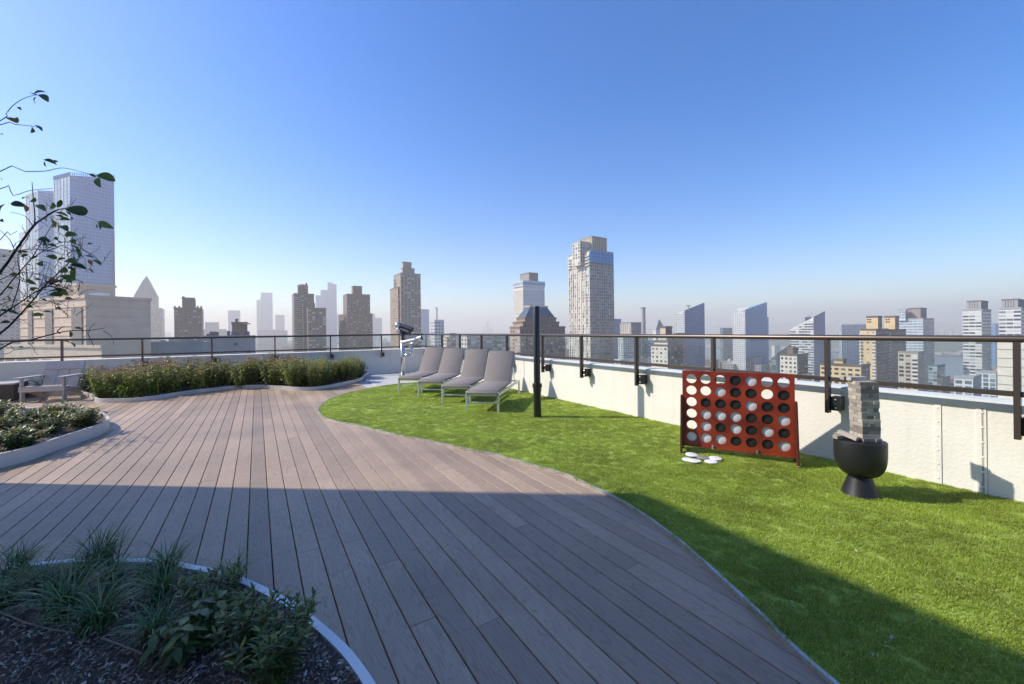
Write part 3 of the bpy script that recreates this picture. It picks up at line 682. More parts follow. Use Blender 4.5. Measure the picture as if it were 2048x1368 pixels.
# haze: closed box of air round everything; sky stays outside
mb = MB(); mb.box(-33000, 33000, -33000, 33000, ZG - 1, 290)
hm = bpy.data.materials.new('haze_air'); hm.use_nodes = True; hn = hm.node_tree.nodes; hn.remove(hn['Principled BSDF'])
pv = hn.new('ShaderNodeVolumePrincipled'); pv.inputs['Color'].default_value = (1.0, 0.915, 0.81, 1); pv.inputs['Density'].default_value = HAZE
pv.inputs['Anisotropy'].default_value = 0.22
hm.node_tree.links.new(pv.outputs[0], hn['Material Output'].inputs['Volume'])
haze = mb.build('haze', hm); tag(haze, 'pale haze in the air over the whole city', None, None, 'stuff')

# ------------------------------------------------------------------ terrace: pavers, deck, turf
NPAV = 2.56
corner = G(854, 738.5); 
RWd = Vector((-500, 800, 0)).normalized(); RWp = Vector((4.201 * H, 0, 0))           # right wall base line X = 4.201h - 500k h, Y = 800 k h
def rw(k): return Vector(((4.201 - 500 * k) * H, 800 * k * H, 0))
C0 = rw(.0128)
LWe = Vector((-8.51 * H, .00831 * 800 * H, 0)); LWd = (LWe - C0).normalized()
def lw(s): return C0 + LWd * s
RIn = Vector((-RWd.y, RWd.x, 0));  RIn = RIn if RIn.dot(Vector((-1, -1, 0))) > 0 else -RIn      # towards terrace
LIn = Vector((-LWd.y, LWd.x, 0));  LIn = LIn if LIn.dot(Vector((0, -1, 0))) > 0 else -LIn
RS = rw(-.0012); LE = lw(16)
floor_poly = [RS, C0, LE, LE + Vector((0, -16, 0)), Vector((RS.x, -8, 0))]
conc = pmat('paver_concrete', (.50, .49, .47), .85, var=.12, scale=6, bump=.2, bscale=90)
mb = MB()
def floor_quads():
    # pavers laid as slabs where they show
    ps = []
    for i in range(10):
        for j in range(14):
            o = C0 + LIn * (0.05 + j * .61) + LWd * (i * .61 - .1)
            ps.append(o)
    return ps
sheet('roof_slab', floor_poly, -.075, pmat('roof_membrane', (.10, .10, .10), .9), label='dark roof slab below the deck boards')
pav = empty('paver_floor', (C0.x, C0.y, 0), 'light grey concrete pavers in the corner between planter, telescopes and turf', 'paving'); pav['kind'] = 'structure'; del pav['category']
pm = MB(); pm.bbox(0, .604, 0, .604, -.04, 0, .004); pmesh = pm.mesh('paver', pmat('paver_concrete', (0, 0, 0)))
ang = math.atan2(DD.y, DD.x)
for i in range(6):
    for j in range(14):
        p = C0 + DD * (-.1 - .61 * (j + 1)) + Vector((0, 0, -.008)) + (-DN) * (.61 * i - .9)
        n_ = p.dot(DN)
        if n_ < NPAV + .001 or n_ > NPAV + 4.0: continue
        place('paver', pmesh, pav, p - pav.location, (0, 0, ang))
fl_ = MB(); A0 = DN * (NPAV + .01)
fl_.raw([A0 + DD * 0.0 + Vector((0, 0, -.03)), A0 + DD * 16 + Vector((0, 0, -.03)), A0 + DD * 16 + DN * 6 + Vector((0, 0, -.03)), A0 + DN * 6 + Vector((0, 0, -.03))], [(3, 2, 1, 0)])
fl_.build('bedding', pmat('paver_concrete', (0, 0, 0)), pav, loc=-pav.location)

def deck_mat():
    m = bpy.data.materials.new('composite_deck_board'); m.use_nodes = True; nt = m.node_tree; n = nt.nodes; L = nt.links; b = n['Principled BSDF']
    tc = n.new('ShaderNodeTexCoord'); oi = n.new('ShaderNodeObjectInfo')
    # long cathedral grain: distorted stretched rings, offset for every board
    off = n.new('ShaderNodeVectorMath'); off.operation = 'SCALE'; off.inputs['Scale'].default_value = 137.0
    cmb = n.new('ShaderNodeCombineXYZ'); L.new(oi.outputs['Random'], cmb.inputs[0]); L.new(oi.outputs['Random'], cmb.inputs[2]); L.new(cmb.outputs[0], off.inputs[0])
    ad = n.new('ShaderNodeVectorMath'); L.new(tc.outputs['Object'], ad.inputs[0]); L.new(off.outputs[0], ad.inputs[1])
    mp = n.new('ShaderNodeMapping'); mp.inputs['Scale'].default_value = (1.6, 13, 1); L.new(ad.outputs[0], mp.inputs['Vector'])
    n1 = n.new('ShaderNodeTexNoise'); n1.inputs['Scale'].default_value = 1.0; n1.inputs['Detail'].default_value = 1.5; L.new(mp.outputs[0], n1.inputs['Vector'])
    mul = n.new('ShaderNodeMath'); mul.operation = 'MULTIPLY'; mul.inputs[1].default_value = 95; L.new(n1.outputs['Fac'], mul.inputs[0])
    sn = n.new('ShaderNodeMath'); sn.operation = 'SINE'; L.new(mul.outputs[0], sn.inputs[0])
    mr = n.new('ShaderNodeMapRange'); mr.inputs[1].default_value = .35; mr.inputs[2].default_value = 1; mr.inputs[3].default_value = 0; mr.inputs[4].default_value = 1; L.new(sn.outputs[0], mr.inputs[0])
    mp2 = n.new('ShaderNodeMapping'); mp2.inputs['Scale'].default_value = (6, 260, 1); L.new(ad.outputs[0], mp2.inputs['Vector'])
    n2 = n.new('ShaderNodeTexNoise'); n2.inputs['Scale'].default_value = 1; n2.inputs['Detail'].default_value = 4; L.new(mp2.outputs[0], n2.inputs['Vector'])
    # large worn patches
    n3 = n.new('ShaderNodeTexNoise'); n3.inputs['Scale'].default_value = .9; n3.inputs['Detail'].default_value = 4
    geo = n.new('ShaderNodeNewGeometry'); L.new(geo.outputs['Position'], n3.inputs['Vector'])
    c1 = n.new('ShaderNodeMix'); c1.data_type = 'RGBA'; c1.inputs[6].default_value = (.32, .228, .158, 1); c1.inputs[7].default_value = (.47, .335, .232, 1)
    L.new(oi.outputs['Random'], c1.inputs[0])
    h1 = n.new('ShaderNodeHueSaturation'); L.new(c1.outputs[2], h1.inputs['Color'])
    m3 = n.new('ShaderNodeMapRange'); m3.inputs[1].default_value = .3; m3.inputs[2].default_value = .7; m3.inputs[3].default_value = .80; m3.inputs[4].default_value = 1.13; L.new(n3.outputs['Fac'], m3.inputs[0])
    m2 = n.new('ShaderNodeMapRange'); m2.inputs[1].default_value = .3; m2.inputs[2].default_value = .7; m2.inputs[3].default_value = .93; m2.inputs[4].default_value = 1.06; L.new(n2.outputs['Fac'], m2.inputs[0])
    mm = n.new('ShaderNodeMath'); mm.operation = 'MULTIPLY'; L.new(m3.outputs[0], mm.inputs[0]); L.new(m2.outputs[0], mm.inputs[1])
    g1 = n.new('ShaderNodeMapRange'); g1.inputs[3].default_value = 1; g1.inputs[4].default_value = .80; L.new(mr.outputs[0], g1.inputs[0])
    mm2 = n.new('ShaderNodeMath'); mm2.operation = 'MULTIPLY'; L.new(mm.outputs[0], mm2.inputs[0]); L.new(g1.outputs[0], mm2.inputs[1])
    L.new(mm2.outputs[0], h1.inputs['Value']); L.new(h1.outputs[0], b.inputs['Base Color'])
    b.inputs['Roughness'].default_value = .52; b.inputs['Specular IOR Level'].default_value = .5
    sb = n.new('ShaderNodeMath'); sb.operation = 'SUBTRACT'; L.new(n2.outputs['Fac'], sb.inputs[0]); L.new(mr.outputs[0], sb.inputs[1])
    bp = n.new('ShaderNodeBump'); bp.inputs['Strength'].default_value = .25; bp.inputs['Distance'].default_value = .002; L.new(sb.outputs[0], bp.inputs['Height']); L.new(bp.outputs[0], b.inputs['Normal'])
    return m
DM = deck_mat()
deck = empty('deck', (0, 0, 0), 'brown grey composite board deck curving between planters and turf', 'deck'); deck['kind'] = 'structure'; del deck['category']
PITCH, GAP = .1465, .0064
dr = random.Random(4)
edge_n = {}
def board(n0, s0, s1):
    mb = MB(); hl = (s1 - s0) / 2; w = PITCH - GAP; c = .003; zt = dr.uniform(-.0012, .0008)
    prof = [(0, -.022), (w, -.022), (w, zt - c), (w - c, zt), (c, zt), (0, zt - c)]
    vs = [(-hl + .0018, y, z) for y, z in prof] + [(hl - .0018, y, z) for y, z in prof]
    mb.raw(vs, [(0, 1, 2, 3, 4, 5), (11, 10, 9, 8, 7, 6)] + [((i + 1) % 6, i, 6 + i, 6 + (i + 1) % 6) for i in range(6)])
    # local +y must point across to the left (-DN): board x = DD, y = -DN
    o = mb.build('deck_board', DM, deck)
    c_ = DD * (s0 + hl) + DN * (n0 + w); o.location = (c_.x, c_.y, 0); o.rotation_euler = (0, 0, math.atan2(DD.y, DD.x))
n0 = NPAV - PITCH + GAP + PITCH * 5; rows = 0
# joints that the photo shows, as pixels
JOINTS = [G(*p) for p in ((605, 1105), (665, 1148), (700, 1083), (760, 1130), (868, 1170), (985, 1240), (830, 1250), (970, 1020), (1045, 1052), (1160, 1088), (1275, 1128), (715, 915), (880, 940), (1180, 970))]
while n0 > -7.4:
    smin, smax = -4.0, 17.5
    if n0 < -3: smin = 1.0
    if n0 > NPAV - PITCH + GAP + .01: smax = 7.5
    cuts = [smin]
    js = sorted(J.dot(DD) for J in JOINTS if n0 <= J.dot(DN) < n0 + PITCH)
    s = smin + dr.uniform(1.5, 5)
    pts = []
    while s < smax - 1:
        pts.append(s); s += dr.uniform(4.9, 6.1)
    vis = [p for p in pts if 2.0 < p < 12.0 and n0 > -3.5]
    if js: pts = [p for p in pts if min(abs(p - j) for j in js) > 2.6] + js
    elif vis and dr.random() < .75: pts = [p for p in pts if p not in vis]
    cuts += sorted(pts) + [smax]
    for a, b_ in zip(cuts[:-1], cuts[1:]): board(n0, a, b_)
    n0 -= PITCH; rows += 1

# turf
edge_px = [(831, 766), (789, 769.5), (747, 776), (700, 786), (666, 797), (645, 809), (636, 820), (643, 832), (658, 840), (683, 846.5), (716, 852), (784.5, 869.5), (856, 883), (942, 902), (996, 912), (1068, 933), (1133, 951.6), (1181, 974), (1232, 999), (1278.6, 1027), (1350, 1078), (1412, 1132), (1462, 1178), (1513, 1226), (1560, 1274), (1615, 1326), (1662, 1367), (1720, 1420), (1800, 1500)]
edge = [G(x, y) for x, y in edge_px]
edge = [edge[0] + Vector((.9, .42, 0)) * 1.0] + edge
edge = catmull(edge, 5)
far_pt = edge[0]
# clip the far end on the right wall
kw_ = .0094; wall_far = rw(kw_) + RIn * .0
last = edge[-1]
turf_poly = [Vector((p.x, p.y, 0)) for p in edge] + [last + Vector((1.2, -2.2, 0)), Vector((rw(-.0012).x, -1.6, 0)), rw(-.0010)] + [rw(k) for k in (.0004, .002, .004, .006, .008, kw_)]
TZ = .016
tm = pmat('turf_backing', (.27, .35, .06), .95, var=.3, scale=5)
turf = sheet('turf_base', turf_poly, TZ, tm, label='green artificial turf sheet under the loungers and games')
mb = MB(); ribbon(mb, [p for p in edge], .022, -.01, .024)
em = pmat('edging_aluminium', (.55, .54, .52), .38, .6, var=.1)
tag(mb.build('turf_edging', em, angle=40), 'thin curved metal edging strip between deck boards and turf', 'edging strip')

def grass():
    rr = np.random.RandomState(3)
    var = []
    for q in range(5):
        nb = 44; V = []; Fc = []; T = []
        for i in range(nb):
            x, y = rr.uniform(-.036, .036, 2); h = rr.uniform(.009, .0175); a = rr.uniform(0, 6.28); ln = rr.uniform(.5, 1.5) * h; w = rr.uniform(.0009, .0015)
            dx, dy = math.cos(a), math.sin(a); sx, sy = -dy * w, dx * w; k = len(V)
            V += [(x - sx, y - sy, 0), (x + sx, y + sy, 0), (x + dx * ln * .45 + sx * .8, y + dy * ln * .45 + sy * .8, h * .7), (x + dx * ln * .45 - sx * .8, y + dy * ln * .45 - sy * .8, h * .7), (x + dx * ln, y + dy * ln, h)]
            Fc += [(k, k + 1, k + 2, k + 3), (k + 3, k + 2, k + 4)]; t_ = rr.rand(); T += [t_, t_]
        mb = MB(); mb.v = V; mb.f = Fc; mb.m = [0] * len(Fc); mb.t = T
        var.append(mb)
    gm = attr_mat('turf_blades', [(0, (.20, .30, .025)), (.45, (.35, .46, .045)), (.8, (.50, .58, .09)), (.93, (.64, .66, .20)), (1, (.74, .72, .34))], .45, transl=.5, spec=.4)
    nt = gm.node_tree; gn = nt.nodes; geo = gn.new('ShaderNodeNewGeometry'); no = gn.new('ShaderNodeTexNoise'); no.inputs['Scale'].default_value = 1.6; no.inputs['Detail'].default_value = 5
    nt.links.new(geo.outputs['Position'], no.inputs['Vector']); mr = gn.new('ShaderNodeMapRange'); mr.inputs[1].default_value = .3; mr.inputs[2].default_value = .7; mr.inputs[3].default_value = .74; mr.inputs[4].default_value = 1.22; nt.links.new(no.outputs[0], mr.inputs[0])
    hv = gn.new('ShaderNodeHueSaturation'); nt.links.new(mr.outputs[0], hv.inputs['Value']); crn = [x for x in gn if x.type == 'VALTORGB'][0]; tg = [l.to_socket for l in crn.outputs[0].links]; nt.links.new(crn.outputs[0], hv.inputs['Color'])
    for t_ in tg: nt.links.new(hv.outputs[0], t_)
    # add patchy variation
    # bake clumps into numpy mesh tiles near the camera by instancing through geometry nodes
    src = bpy.data.collections.new('blade_tufts')
    for q, mb in enumerate(var):
        o = bpy.data.objects.new('blade_tuft', mb.mesh('blade_tuft', gm)); src.objects.link(o)
    xs = [p.x for p in turf_poly]; ys = [p.y for p in turf_poly]
    pts = []
    poly = [(p.x, p.y) for p in turf_poly]
    N = np.array(poly)
    def cand(n, x0, x1, y0, y1): return np.stack([rr.uniform(x0, x1, n), rr.uniform(y0, y1, n)], 1)
    def pin(P):
        c = np.zeros(len(P), bool); j = len(N) - 1
        for i in range(len(N)):
            xi, yi = N[i]; xj, yj = N[j]
            if yi != yj:
                m = ((yi > P[:, 1]) != (yj > P[:, 1])) & (P[:, 0] < (xj - xi) * (P[:, 1] - yi) / (yj - yi) + xi); c ^= m
            j = i
        return c
    out = []
    for (y0, y1, dens) in ((.8, 2.6, 1150), (2.6, 4.5, 950), (4.5, 7.5, 640), (7.5, 12.5, 420)):
        x0, x1 = min(xs), max(xs); n = int(dens * (x1 - x0) * (y1 - y0)); P = cand(n, x0, x1, y0, y1)
        P = P[pin(P)]; P = P[P[:, 0] < P[:, 1] * 1.5 + .4]; out.append(P)
    P = np.concatenate(out)
    me = bpy.data.meshes.new('turf_points'); me.vertices.add(len(P)); co = np.zeros((len(P), 3)); co[:, :2] = P; co[:, 2] = TZ
    me.vertices.foreach_set('co', co.ravel()); me.materials.append(gm); me.update()
    o = bpy.data.objects.new('turf_grass', me); COL.objects.link(o)
    tag(o, 'short bright green artificial grass blades covering the turf', None, None, 'stuff')
    ng = bpy.data.node_groups.new('turf_blades', 'GeometryNodeTree')
    ng.interface.new_socket('Geometry', in_out='INPUT', socket_type='NodeSocketGeometry'); ng.interface.new_socket('Geometry', in_out='OUTPUT', socket_type='NodeSocketGeometry')
    n = ng.nodes; L = ng.links; gi = n.new('NodeGroupInput'); go = n.new('NodeGroupOutput')
    ci = n.new('GeometryNodeCollectionInfo'); ci.inputs[0].default_value = src; ci.inputs[1].default_value = True; ci.inputs[2].default_value = True
    ip = n.new('GeometryNodeInstanceOnPoints'); ip.inputs['Pick Instance'].default_value = True
    rv = n.new('FunctionNodeRandomValue'); rv.data_type = 'FLOAT_VECTOR'; rv.inputs[0].default_value = (-.12, -.12, 0); rv.inputs[1].default_value = (.12, .12, 6.283)
    rs = n.new('FunctionNodeRandomValue'); rs.data_type = 'FLOAT'; rs.inputs[2].default_value = .8; rs.inputs[3].default_value = 1.25
    L.new(gi.outputs[0], ip.inputs['Points']); L.new(ci.outputs[0], ip.inputs['Instance']); L.new(rv.outputs[0], ip.inputs['Rotation'])
    L.new(rs.outputs[1], ip.inputs['Scale']); L.new(ip.outputs[0], go.inputs[0])
    md = o.modifiers.new('blades', 'NODES'); md.node_group = ng
grass()

# ------------------------------------------------------------------ parapet walls
stucco = pmat('white_stucco', (.78, .745, .68), .75, var=.05, scale=2.2, bump=.35, bscale=35)
_n = stucco.node_tree.nodes; _L = stucco.node_tree.links; _tc = _n.new('ShaderNodeTexCoord'); _mp = _n.new('ShaderNodeMapping'); _mp.inputs['Scale'].default_value = (5, 5, .5); _L.new(_tc.outputs['Object'], _mp.inputs[0])
_no = _n.new('ShaderNodeTexNoise'); _no.inputs['Scale'].default_value = 1.2; _no.inputs['Detail'].default_value = 7; _L.new(_mp.outputs[0], _no.inputs['Vector'])
_mr = _n.new('ShaderNodeMapRange'); _mr.inputs[1].default_value = .56; _mr.inputs[2].default_value = .78; _mr.inputs[3].default_value = 0; _mr.inputs[4].default_value = .35; _L.new(_no.outputs[0], _mr.inputs[0])
_mx = _n.new('ShaderNodeMix'); _mx.data_type = 'RGBA'; _mx.inputs[7].default_value = (.55, .52, .46, 1); _L.new(_mr.outputs[0], _mx.inputs[0])
_b = _n['Principled BSDF']; _src = _b.inputs['Base Color'].links[0].from_socket; _L.new(_src, _mx.inputs[6]); _L.new(_mx.outputs[2], _b.inputs['Base Color'])
def wall(name, label, p0, d, ln, inn, hh=.87, cope=.008):
    w = empty(name, p0, label, 'wall', rz=math.atan2(d.y, d.x))
    s = 1 if inn.dot(Vector((-d.y, d.x, 0))) > 0 else -1       # local +y side is terrace side when s=1
    mb = MB(); y0, y1 = (-.30, 0) if s > 0 else (0, .30)
    mb.box(0, ln, y0, y1, -1.2, hh - .02); mb.build('wall_face', stucco, w)
    mb = MB()   # rounded coping
    prof = []
    yc = (y0 + y1) / 2; hw = .15 + cope
    for k in range(9):
        t = math.pi * k / 8; prof.append((yc + hw * (-math.cos(t)) * (1.0), hh - .03 + .035 * math.sin(t) ** .5 if 0 < k < 8 else hh - .045))
    prof = [(yc - hw, hh - .075)] + prof + [(yc + hw, hh - .075)]
    x = 0; i = 0
    while x < ln:
        x1 = min(ln, x + 2.4)
        vs = [(x + .002, y, z) for y, z in prof] + [(x1 - .002, y, z) for y, z in prof]; n = len(prof)
        mb.raw(vs, [(i_, i_ + 1, n + i_ + 1, n + i_) for i_ in range(n - 1)] + [tuple(range(n)), tuple(range(n, 2 * n))[::-1], (n - 1, 0, n, 2 * n - 1)])
        x = x1
    cp = mb.build('coping', stucco, w, angle=50)
    return w, s
wR, sR = wall('parapet_wall', 'long white painted parapet wall in sun running along the right side of the turf', rw(-.0012), RWd, (C0 - rw(-.0012)).length + .3, RIn)
wL, sL = wall('parapet_wall', 'shaded white parapet wall across the back left behind the planting', C0 + LWd * 0.0, LWd, 16, LIn)
# seams on the right wall
def seam(px, wd, side=0):
    u = px - CX; k = 4.201 / (u + 500); p = rw(k); s = (p - rw(-.0012)).length
    mb = MB(); y = .004 * sR
    mb.bbox(s - wd / 2, s + wd / 2, min(0, y * 2), max(0, y * 2), .02, .80, .001)
    sm = mb.build('seam_strip', stucco, wR)
    for q in range(6):
        mb = MB()
        z = .08 + q * .135; M = Matrix.Translation((s + (.0 if side == 0 else side * wd * .2), y * 2, z)) @ Matrix.Rotation(R(-90 * sR), 4, 'X')
        vs = []
        mb2 = [(.008, 0), (.0075, .003), (.004, .006)]
        seg = 8
        V_ = [M @ Vector((r * math.cos(6.283 * j / seg), r * math.sin(6.283 * j / seg), zz)) for r, zz in mb2 for j in range(seg)]
        mb.raw(V_, [(i * seg + j, i * seg + (j + 1) % seg, (i + 1) * seg + (j + 1) % seg, (i + 1) * seg + j) for i in range(2) for j in range(seg)] + [tuple(range(16, 24))])
        mb.build('rivet', stucco, sm)
seam(1874, .045); seam(1966, .03, 1); seam(1958, .05, -1); seam(1047, .03); seam(1500, .03)

# ------------------------------------------------------------------ railings
bronze = pmat('bronze_aluminium', (.115, .09, .078), .34, .6, var=.06, scale=3)
blackm = pmat('black_bracket', (.018, .018, .02), .45, .2)
steel = pmat('stainless_steel', (.55, .54, .52), .28, .95, var=.06, scale=10)
pane_m = glass_mat('railing_glass')
def railing(label, p0, d, inn, posts, s_start, s_end, off=.15, seg=1):
    """local x along the wall, local y towards the terrace"""
    base = p0 + inn * off
    root = empty('glass_railing', base, label, 'railing', rz=math.atan2(d.y, d.x))
    s = 1 if inn.dot(Vector((-d.y, d.x, 0))) > 0 else -1
    mb = MB(); rx, rz_, zc = .036, .031, 1.425; sg = 14; vs = []
    for x in (s_start, s_end):
        vs += [(x, rx * math.cos(6.2832 * j / sg), zc + rz_ * math.sin(6.2832 * j / sg)) for j in range(sg)]
    mb.raw(vs, [(j, (j + 1) % sg, sg + (j + 1) % sg, sg + j) for j in range(sg)] + [tuple(range(sg))[::-1], tuple(range(sg, 2 * sg))])
    mb.build('top_rail', bronze, root, angle=60)
    ps = sorted(posts); prev = s_start
    for i, x in enumerate(ps):
        mb = MB(); mb.bbox(x - .019, x + .019, -.036, .036, .585, 1.402, .002); mb.build('post', bronze, root)
        br = MB(); xb = x + .062 * seg
        br.bbox(min(x + .019 * seg, x + .105 * seg), max(x + .019 * seg, x + .105 * seg), -.142 if s > 0 else .0, 0 if s > 0 else .142, .615, .765, .002)
        bo = br.build('bracket', blackm, root)
        for zz in (.645, .735):
            bm = MB()
            M = Matrix.Translation((xb + .01 * seg, .0 * s, zz)) @ Matrix.Rotation(R(-90 * s), 4, 'X')
            V_ = [M @ Vector((r * math.cos(6.283 * j / 8), r * math.sin(6.283 * j / 8), q)) for r, q in ((.011, 0), (.010, .006), (.005, .009)) for j in range(8)]
            bm.raw(V_, [(a * 8 + j, a * 8 + (j + 1) % 8, (a + 1) * 8 + (j + 1) % 8, (a + 1) * 8 + j) for a in range(2) for j in range(8)] + [tuple(range(16, 24))])
            bm.build('bolt', steel, bo)
    xs = [s_start] + ps + [s_end]
    for a, b_ in zip(xs[:-1], xs[1:]):
        if b_ - a < .2: continue
        a_ = a + (.021 if a in ps else 0); c_ = b_ - (.021 if b_ in ps else 0)
        mb = MB(); mb.bbox(a_, c_, -.017, .017, .94, .985, .002); mb.build('bottom_rail', bronze, root)
        mb = MB(); mb.box(a_ + .004, c_ - .004, -.004, .004, .987, 1.392); mb.build('glass_panel', pane_m, root)
    return root
off = .15
def sR_of(px):
    # param along right rail line (offset) hit by pixel column
    u = px - CX; o = rw(-.0012) + RIn * off; # (o.x + s dx)/(o.y + s dy) = u/F
    m = (u - ROLL * 60) / F
    return (m * o.y - o.x) / (RWd.x - m * RWd.y)
postsR = [sR_of(x) for x in (2034, 1655, 1427, 1273, 1163, 1085.5, 1014.5, 963.5, 920.3, 884.7)]
lenR = (C0 - rw(-.0012)).length - off * .9
postsR.append(postsR[0] - (postsR[1] - postsR[0])); postsR = [p for p in postsR if p > .1]
railing('brown metal railing with glass panels along the sunny right wall', rw(-.0012), RWd, RIn, postsR, .0, lenR, seg=-1)
def sL_of(px):
    u = px - CX; o = C0 + LIn * off; m = (u - ROLL * 30) / F
    return (m * o.y - o.x) / (LWd.x - m * LWd.y)
postsL = [sL_of(x) for x in (852, 763, 661, 550, 424, 285, 124)]
postsL.append(postsL[-1] * 2 - postsL[-2])
railing('dark brown metal railing with glass panels along the shaded back wall', C0, LWd, LIn, postsL, off * .93, 15.8, seg=-1)

# ------------------------------------------------------------------ planting beds
curbm = pmat('planter_metal', (.56, .53, .50), .55, .1, var=.08, scale=2, bump=.08, bscale=20)
soilm = pmat('bed_soil', (.11, .08, .062), .95, var=.5, scale=14, bump=.8, bscale=40)
def chips(name, label, poly, z, n, seed, smin, smax, xr=None):
    rr = random.Random(seed); mb = MB(); xs = [p[0] for p in poly]; ys = [p[1] for p in poly]; c = 0; tries = 0
    x0, x1 = xr if xr else (min(xs), max(xs))
    while c < n and tries < n * 8:
        tries += 1; x, y = rr.uniform(x0, x1), rr.uniform(min(ys), max(ys))
        if y < .9 or abs(x) > y * 1.6 + .4 or not inside(poly, x, y) or not all(inside(poly, x + a, y + b) for a, b in ((.04, 0), (-.04, 0), (0, .04), (0, -.04))): continue
        l = rr.uniform(smin, smax); w = l * rr.uniform(.15, .45); th = l * .12
        M = Matrix.Translation((x, y, z + rr.uniform(0, .012))) @ Matrix.Rotation(rr.uniform(0, 6.28), 4, 'Z') @ Matrix.Rotation(rr.gauss(0, .4), 4, 'Y') @ Matrix.Rotation(rr.gauss(0, .4), 4, 'X')
        t_ = rr.random()
        vs = [M @ Vector(p) for p in ((-l / 2, -w / 3, 0), (-l * .1, -w / 2, th), (l / 2, -w * .2, 0), (l * .4, w / 3, 0), (0, w / 2, th * .5), (-l / 2, w * .25, 0))]
        mb.raw(vs, [(0, 1, 4, 5), (1, 2, 3, 4)], tint=t_); c += 1
    o = mb.build(name, attr_mat('wood_chip', [(0, (.08, .054, .04)), (.45, (.20, .14, .10)), (.75, (.36, .27, .20)), (.92, (.54, .45, .36)), (1, (.70, .63, .54))], .85))
    tag(o, label, None, None, 'stuff')
def bed(nm, label, pts, z, hgt, wid, closed=True, soil=.03, mat=None):
    line = catmull(pts, 6, closed)
    if closed: line.append(line[0])
    mb = MB(); ribbon(mb, line, wid, z, z + hgt)
    root = mb.build(nm, mat or curbm, angle=40); tag(root, label, 'planter')
    poly = [Vector((p.x, p.y)) for p in line[:-1]]
    sheet('bed_soil', poly, z + hgt - soil, soilm, None, parent=root)
    return poly
# back bed: kerb line in front, closed along the back wall
kp = [(186, 797), (197, 804.6), (235, 805), (279, 803), (336, 794.7), (389.6, 786), (421, 783), (463, 778), (520, 776), (560, 778), (600, 781), (640, 779), (690, 769.5), (722, 761), (727, 755)]
bk = [G(x, y) for x, y in kp]
back = [lw(sL_of(735)) + LIn * .10, lw(3.2) + LIn * .06, lw(6) + LIn * .06, lw(9) + LIn * .06]
bkp = bk + back + [G(150, 783) + Vector((-.2, .2, 0))]
poly1 = bed('planting_bed', 'long grey edged planting bed with tall flowering plants in front of the back wall', bkp, 0, .09, .035)
# second strip of bed behind the chair, further left
b1b = [lw(9.3) + LIn * .06, lw(15.5) + LIn * .06, lw(15.5) + LIn * 1.5, G(-30, 792) , G(60, 793), G(140, 790)]
poly1b = bed('planting_bed', 'grey edged planting bed behind the garden chair', b1b, 0, .13, .035)
# middle left bed
rim = [(-260, 966), (-60, 922), (0, 907), (60, 893), (120, 873), (170, 857.5), (203, 846), (215.5, 837), (209, 829), (190, 823.5), (150, 819), (90, 816), (0, 815)]
b2 = [G(x, y, .17) for x, y in rim]; b2 = [Vector((p.x, p.y, 0)) for p in b2] + [Vector((-10.5, 7.6, 0)), Vector((-9.6, 5.2, 0))]
poly2 = bed('planter', 'raised curved grey metal planter at the middle left with low leafy clumps', b2, 0, .17, .035, soil=.035)
# foreground bed
fp = [(-120, 1150), (0, 1137), (74, 1127), (163, 1119.5), (237, 1119.8), (319, 1121), (371, 1131), (445, 1146), (512, 1172), (586, 1211), (638, 1251.5), (686, 1296), (712, 1327.6), (738, 1366), (765, 1420), (785, 1500)]
b3 = [G(x, y, .04) for x, y in fp]; b3 = [Vector((p.x, p.y, 0)) for p in b3] + [Vector((-.55, .4, 0)), Vector((-2.4, .2, 0)), Vector((-4.2, .8, 0)), Vector((-4.4, 2.2, 0))]
poly3 = bed('planter', 'curved light metal edged bed of mulch in the shaded foreground', b3, -.005, .045, .042, soil=.014, mat=pmat('pale_painted_edging', (.80, .79, .77), .5, var=.06, scale=3))
chips('mulch', 'dark shredded bark mulch in the foreground bed', poly3, .034, 26000, 11, .008, .030)
chips('mulch', 'sunlit bark mulch in the raised middle left planter', poly2, .14, 9000, 12, .015, .04)
chips('mulch', 'bark mulch along the front of the back planting bed', poly1, .065, 6000, 13, .02, .05)

# ------------------------------------------------------------------ plants
def strip_blade(mb, base, az, lean, length, w, n=5, droop=1.0, tint=None, rr=random):
    """arching grass blade"""
    d = Vector((math.cos(az), math.sin(az), 0)); side = Vector((-d.y, d.x, 0)); p = Vector(base); ang = lean; vs = []
    for i in range(n + 1):
        t = i / n; ww = w * (1 - t) ** .6 * .5 if i < n else w * .03
        vs += [p - side * ww, p + side * ww]
        p = p + (d * math.sin(ang) + Vector((0, 0, math.cos(ang)))) * (length / n); ang += droop / n * (1 + t)
    mb.raw(vs, [(2 * i, 2 * i + 1, 2 * i + 3, 2 * i + 2) for i in range(n)], tint=tint if tint is not None else rr.random())
def leaf(mb, p, d, up, ln, w, tint, fold=.15):
    d = d.normalized(); s = d.cross(up).normalized(); u = s.cross(d)
    p = Vector(p); m1 = p + d * ln * .35; m2 = p + d * ln * .72 - u * ln * .05; e = p + d * ln - u * ln * .16
    vs = [p, m1 - s * w * .5 + u * w * fold, m1, m1 + s * w * .5 + u * w * fold, m2 - s * w * .38 + u * w * fold * .6, m2, m2 + s * w * .38 + u * w * fold * .6, e]
    mb.raw(vs, [(0, 2, 1), (0, 3, 2), (1, 2, 5, 4), (2, 3, 6, 5), (4, 5, 7), (5, 6, 7)], tint=tint)
liri_m = attr_mat('liriope_leaf', [(0, (.04, .10, .025)), (.5, (.09, .19, .05)), (.85, (.19, .30, .09)), (1, (.36, .38, .15))], .38, transl=.2)
lily_m = attr_mat('daylily_leaf', [(0, (.10, .18, .02)), (.5, (.20, .32, .04)), (.85, (.30, .42, .07)), (1, (.45, .42, .13))], .45, transl=.35)
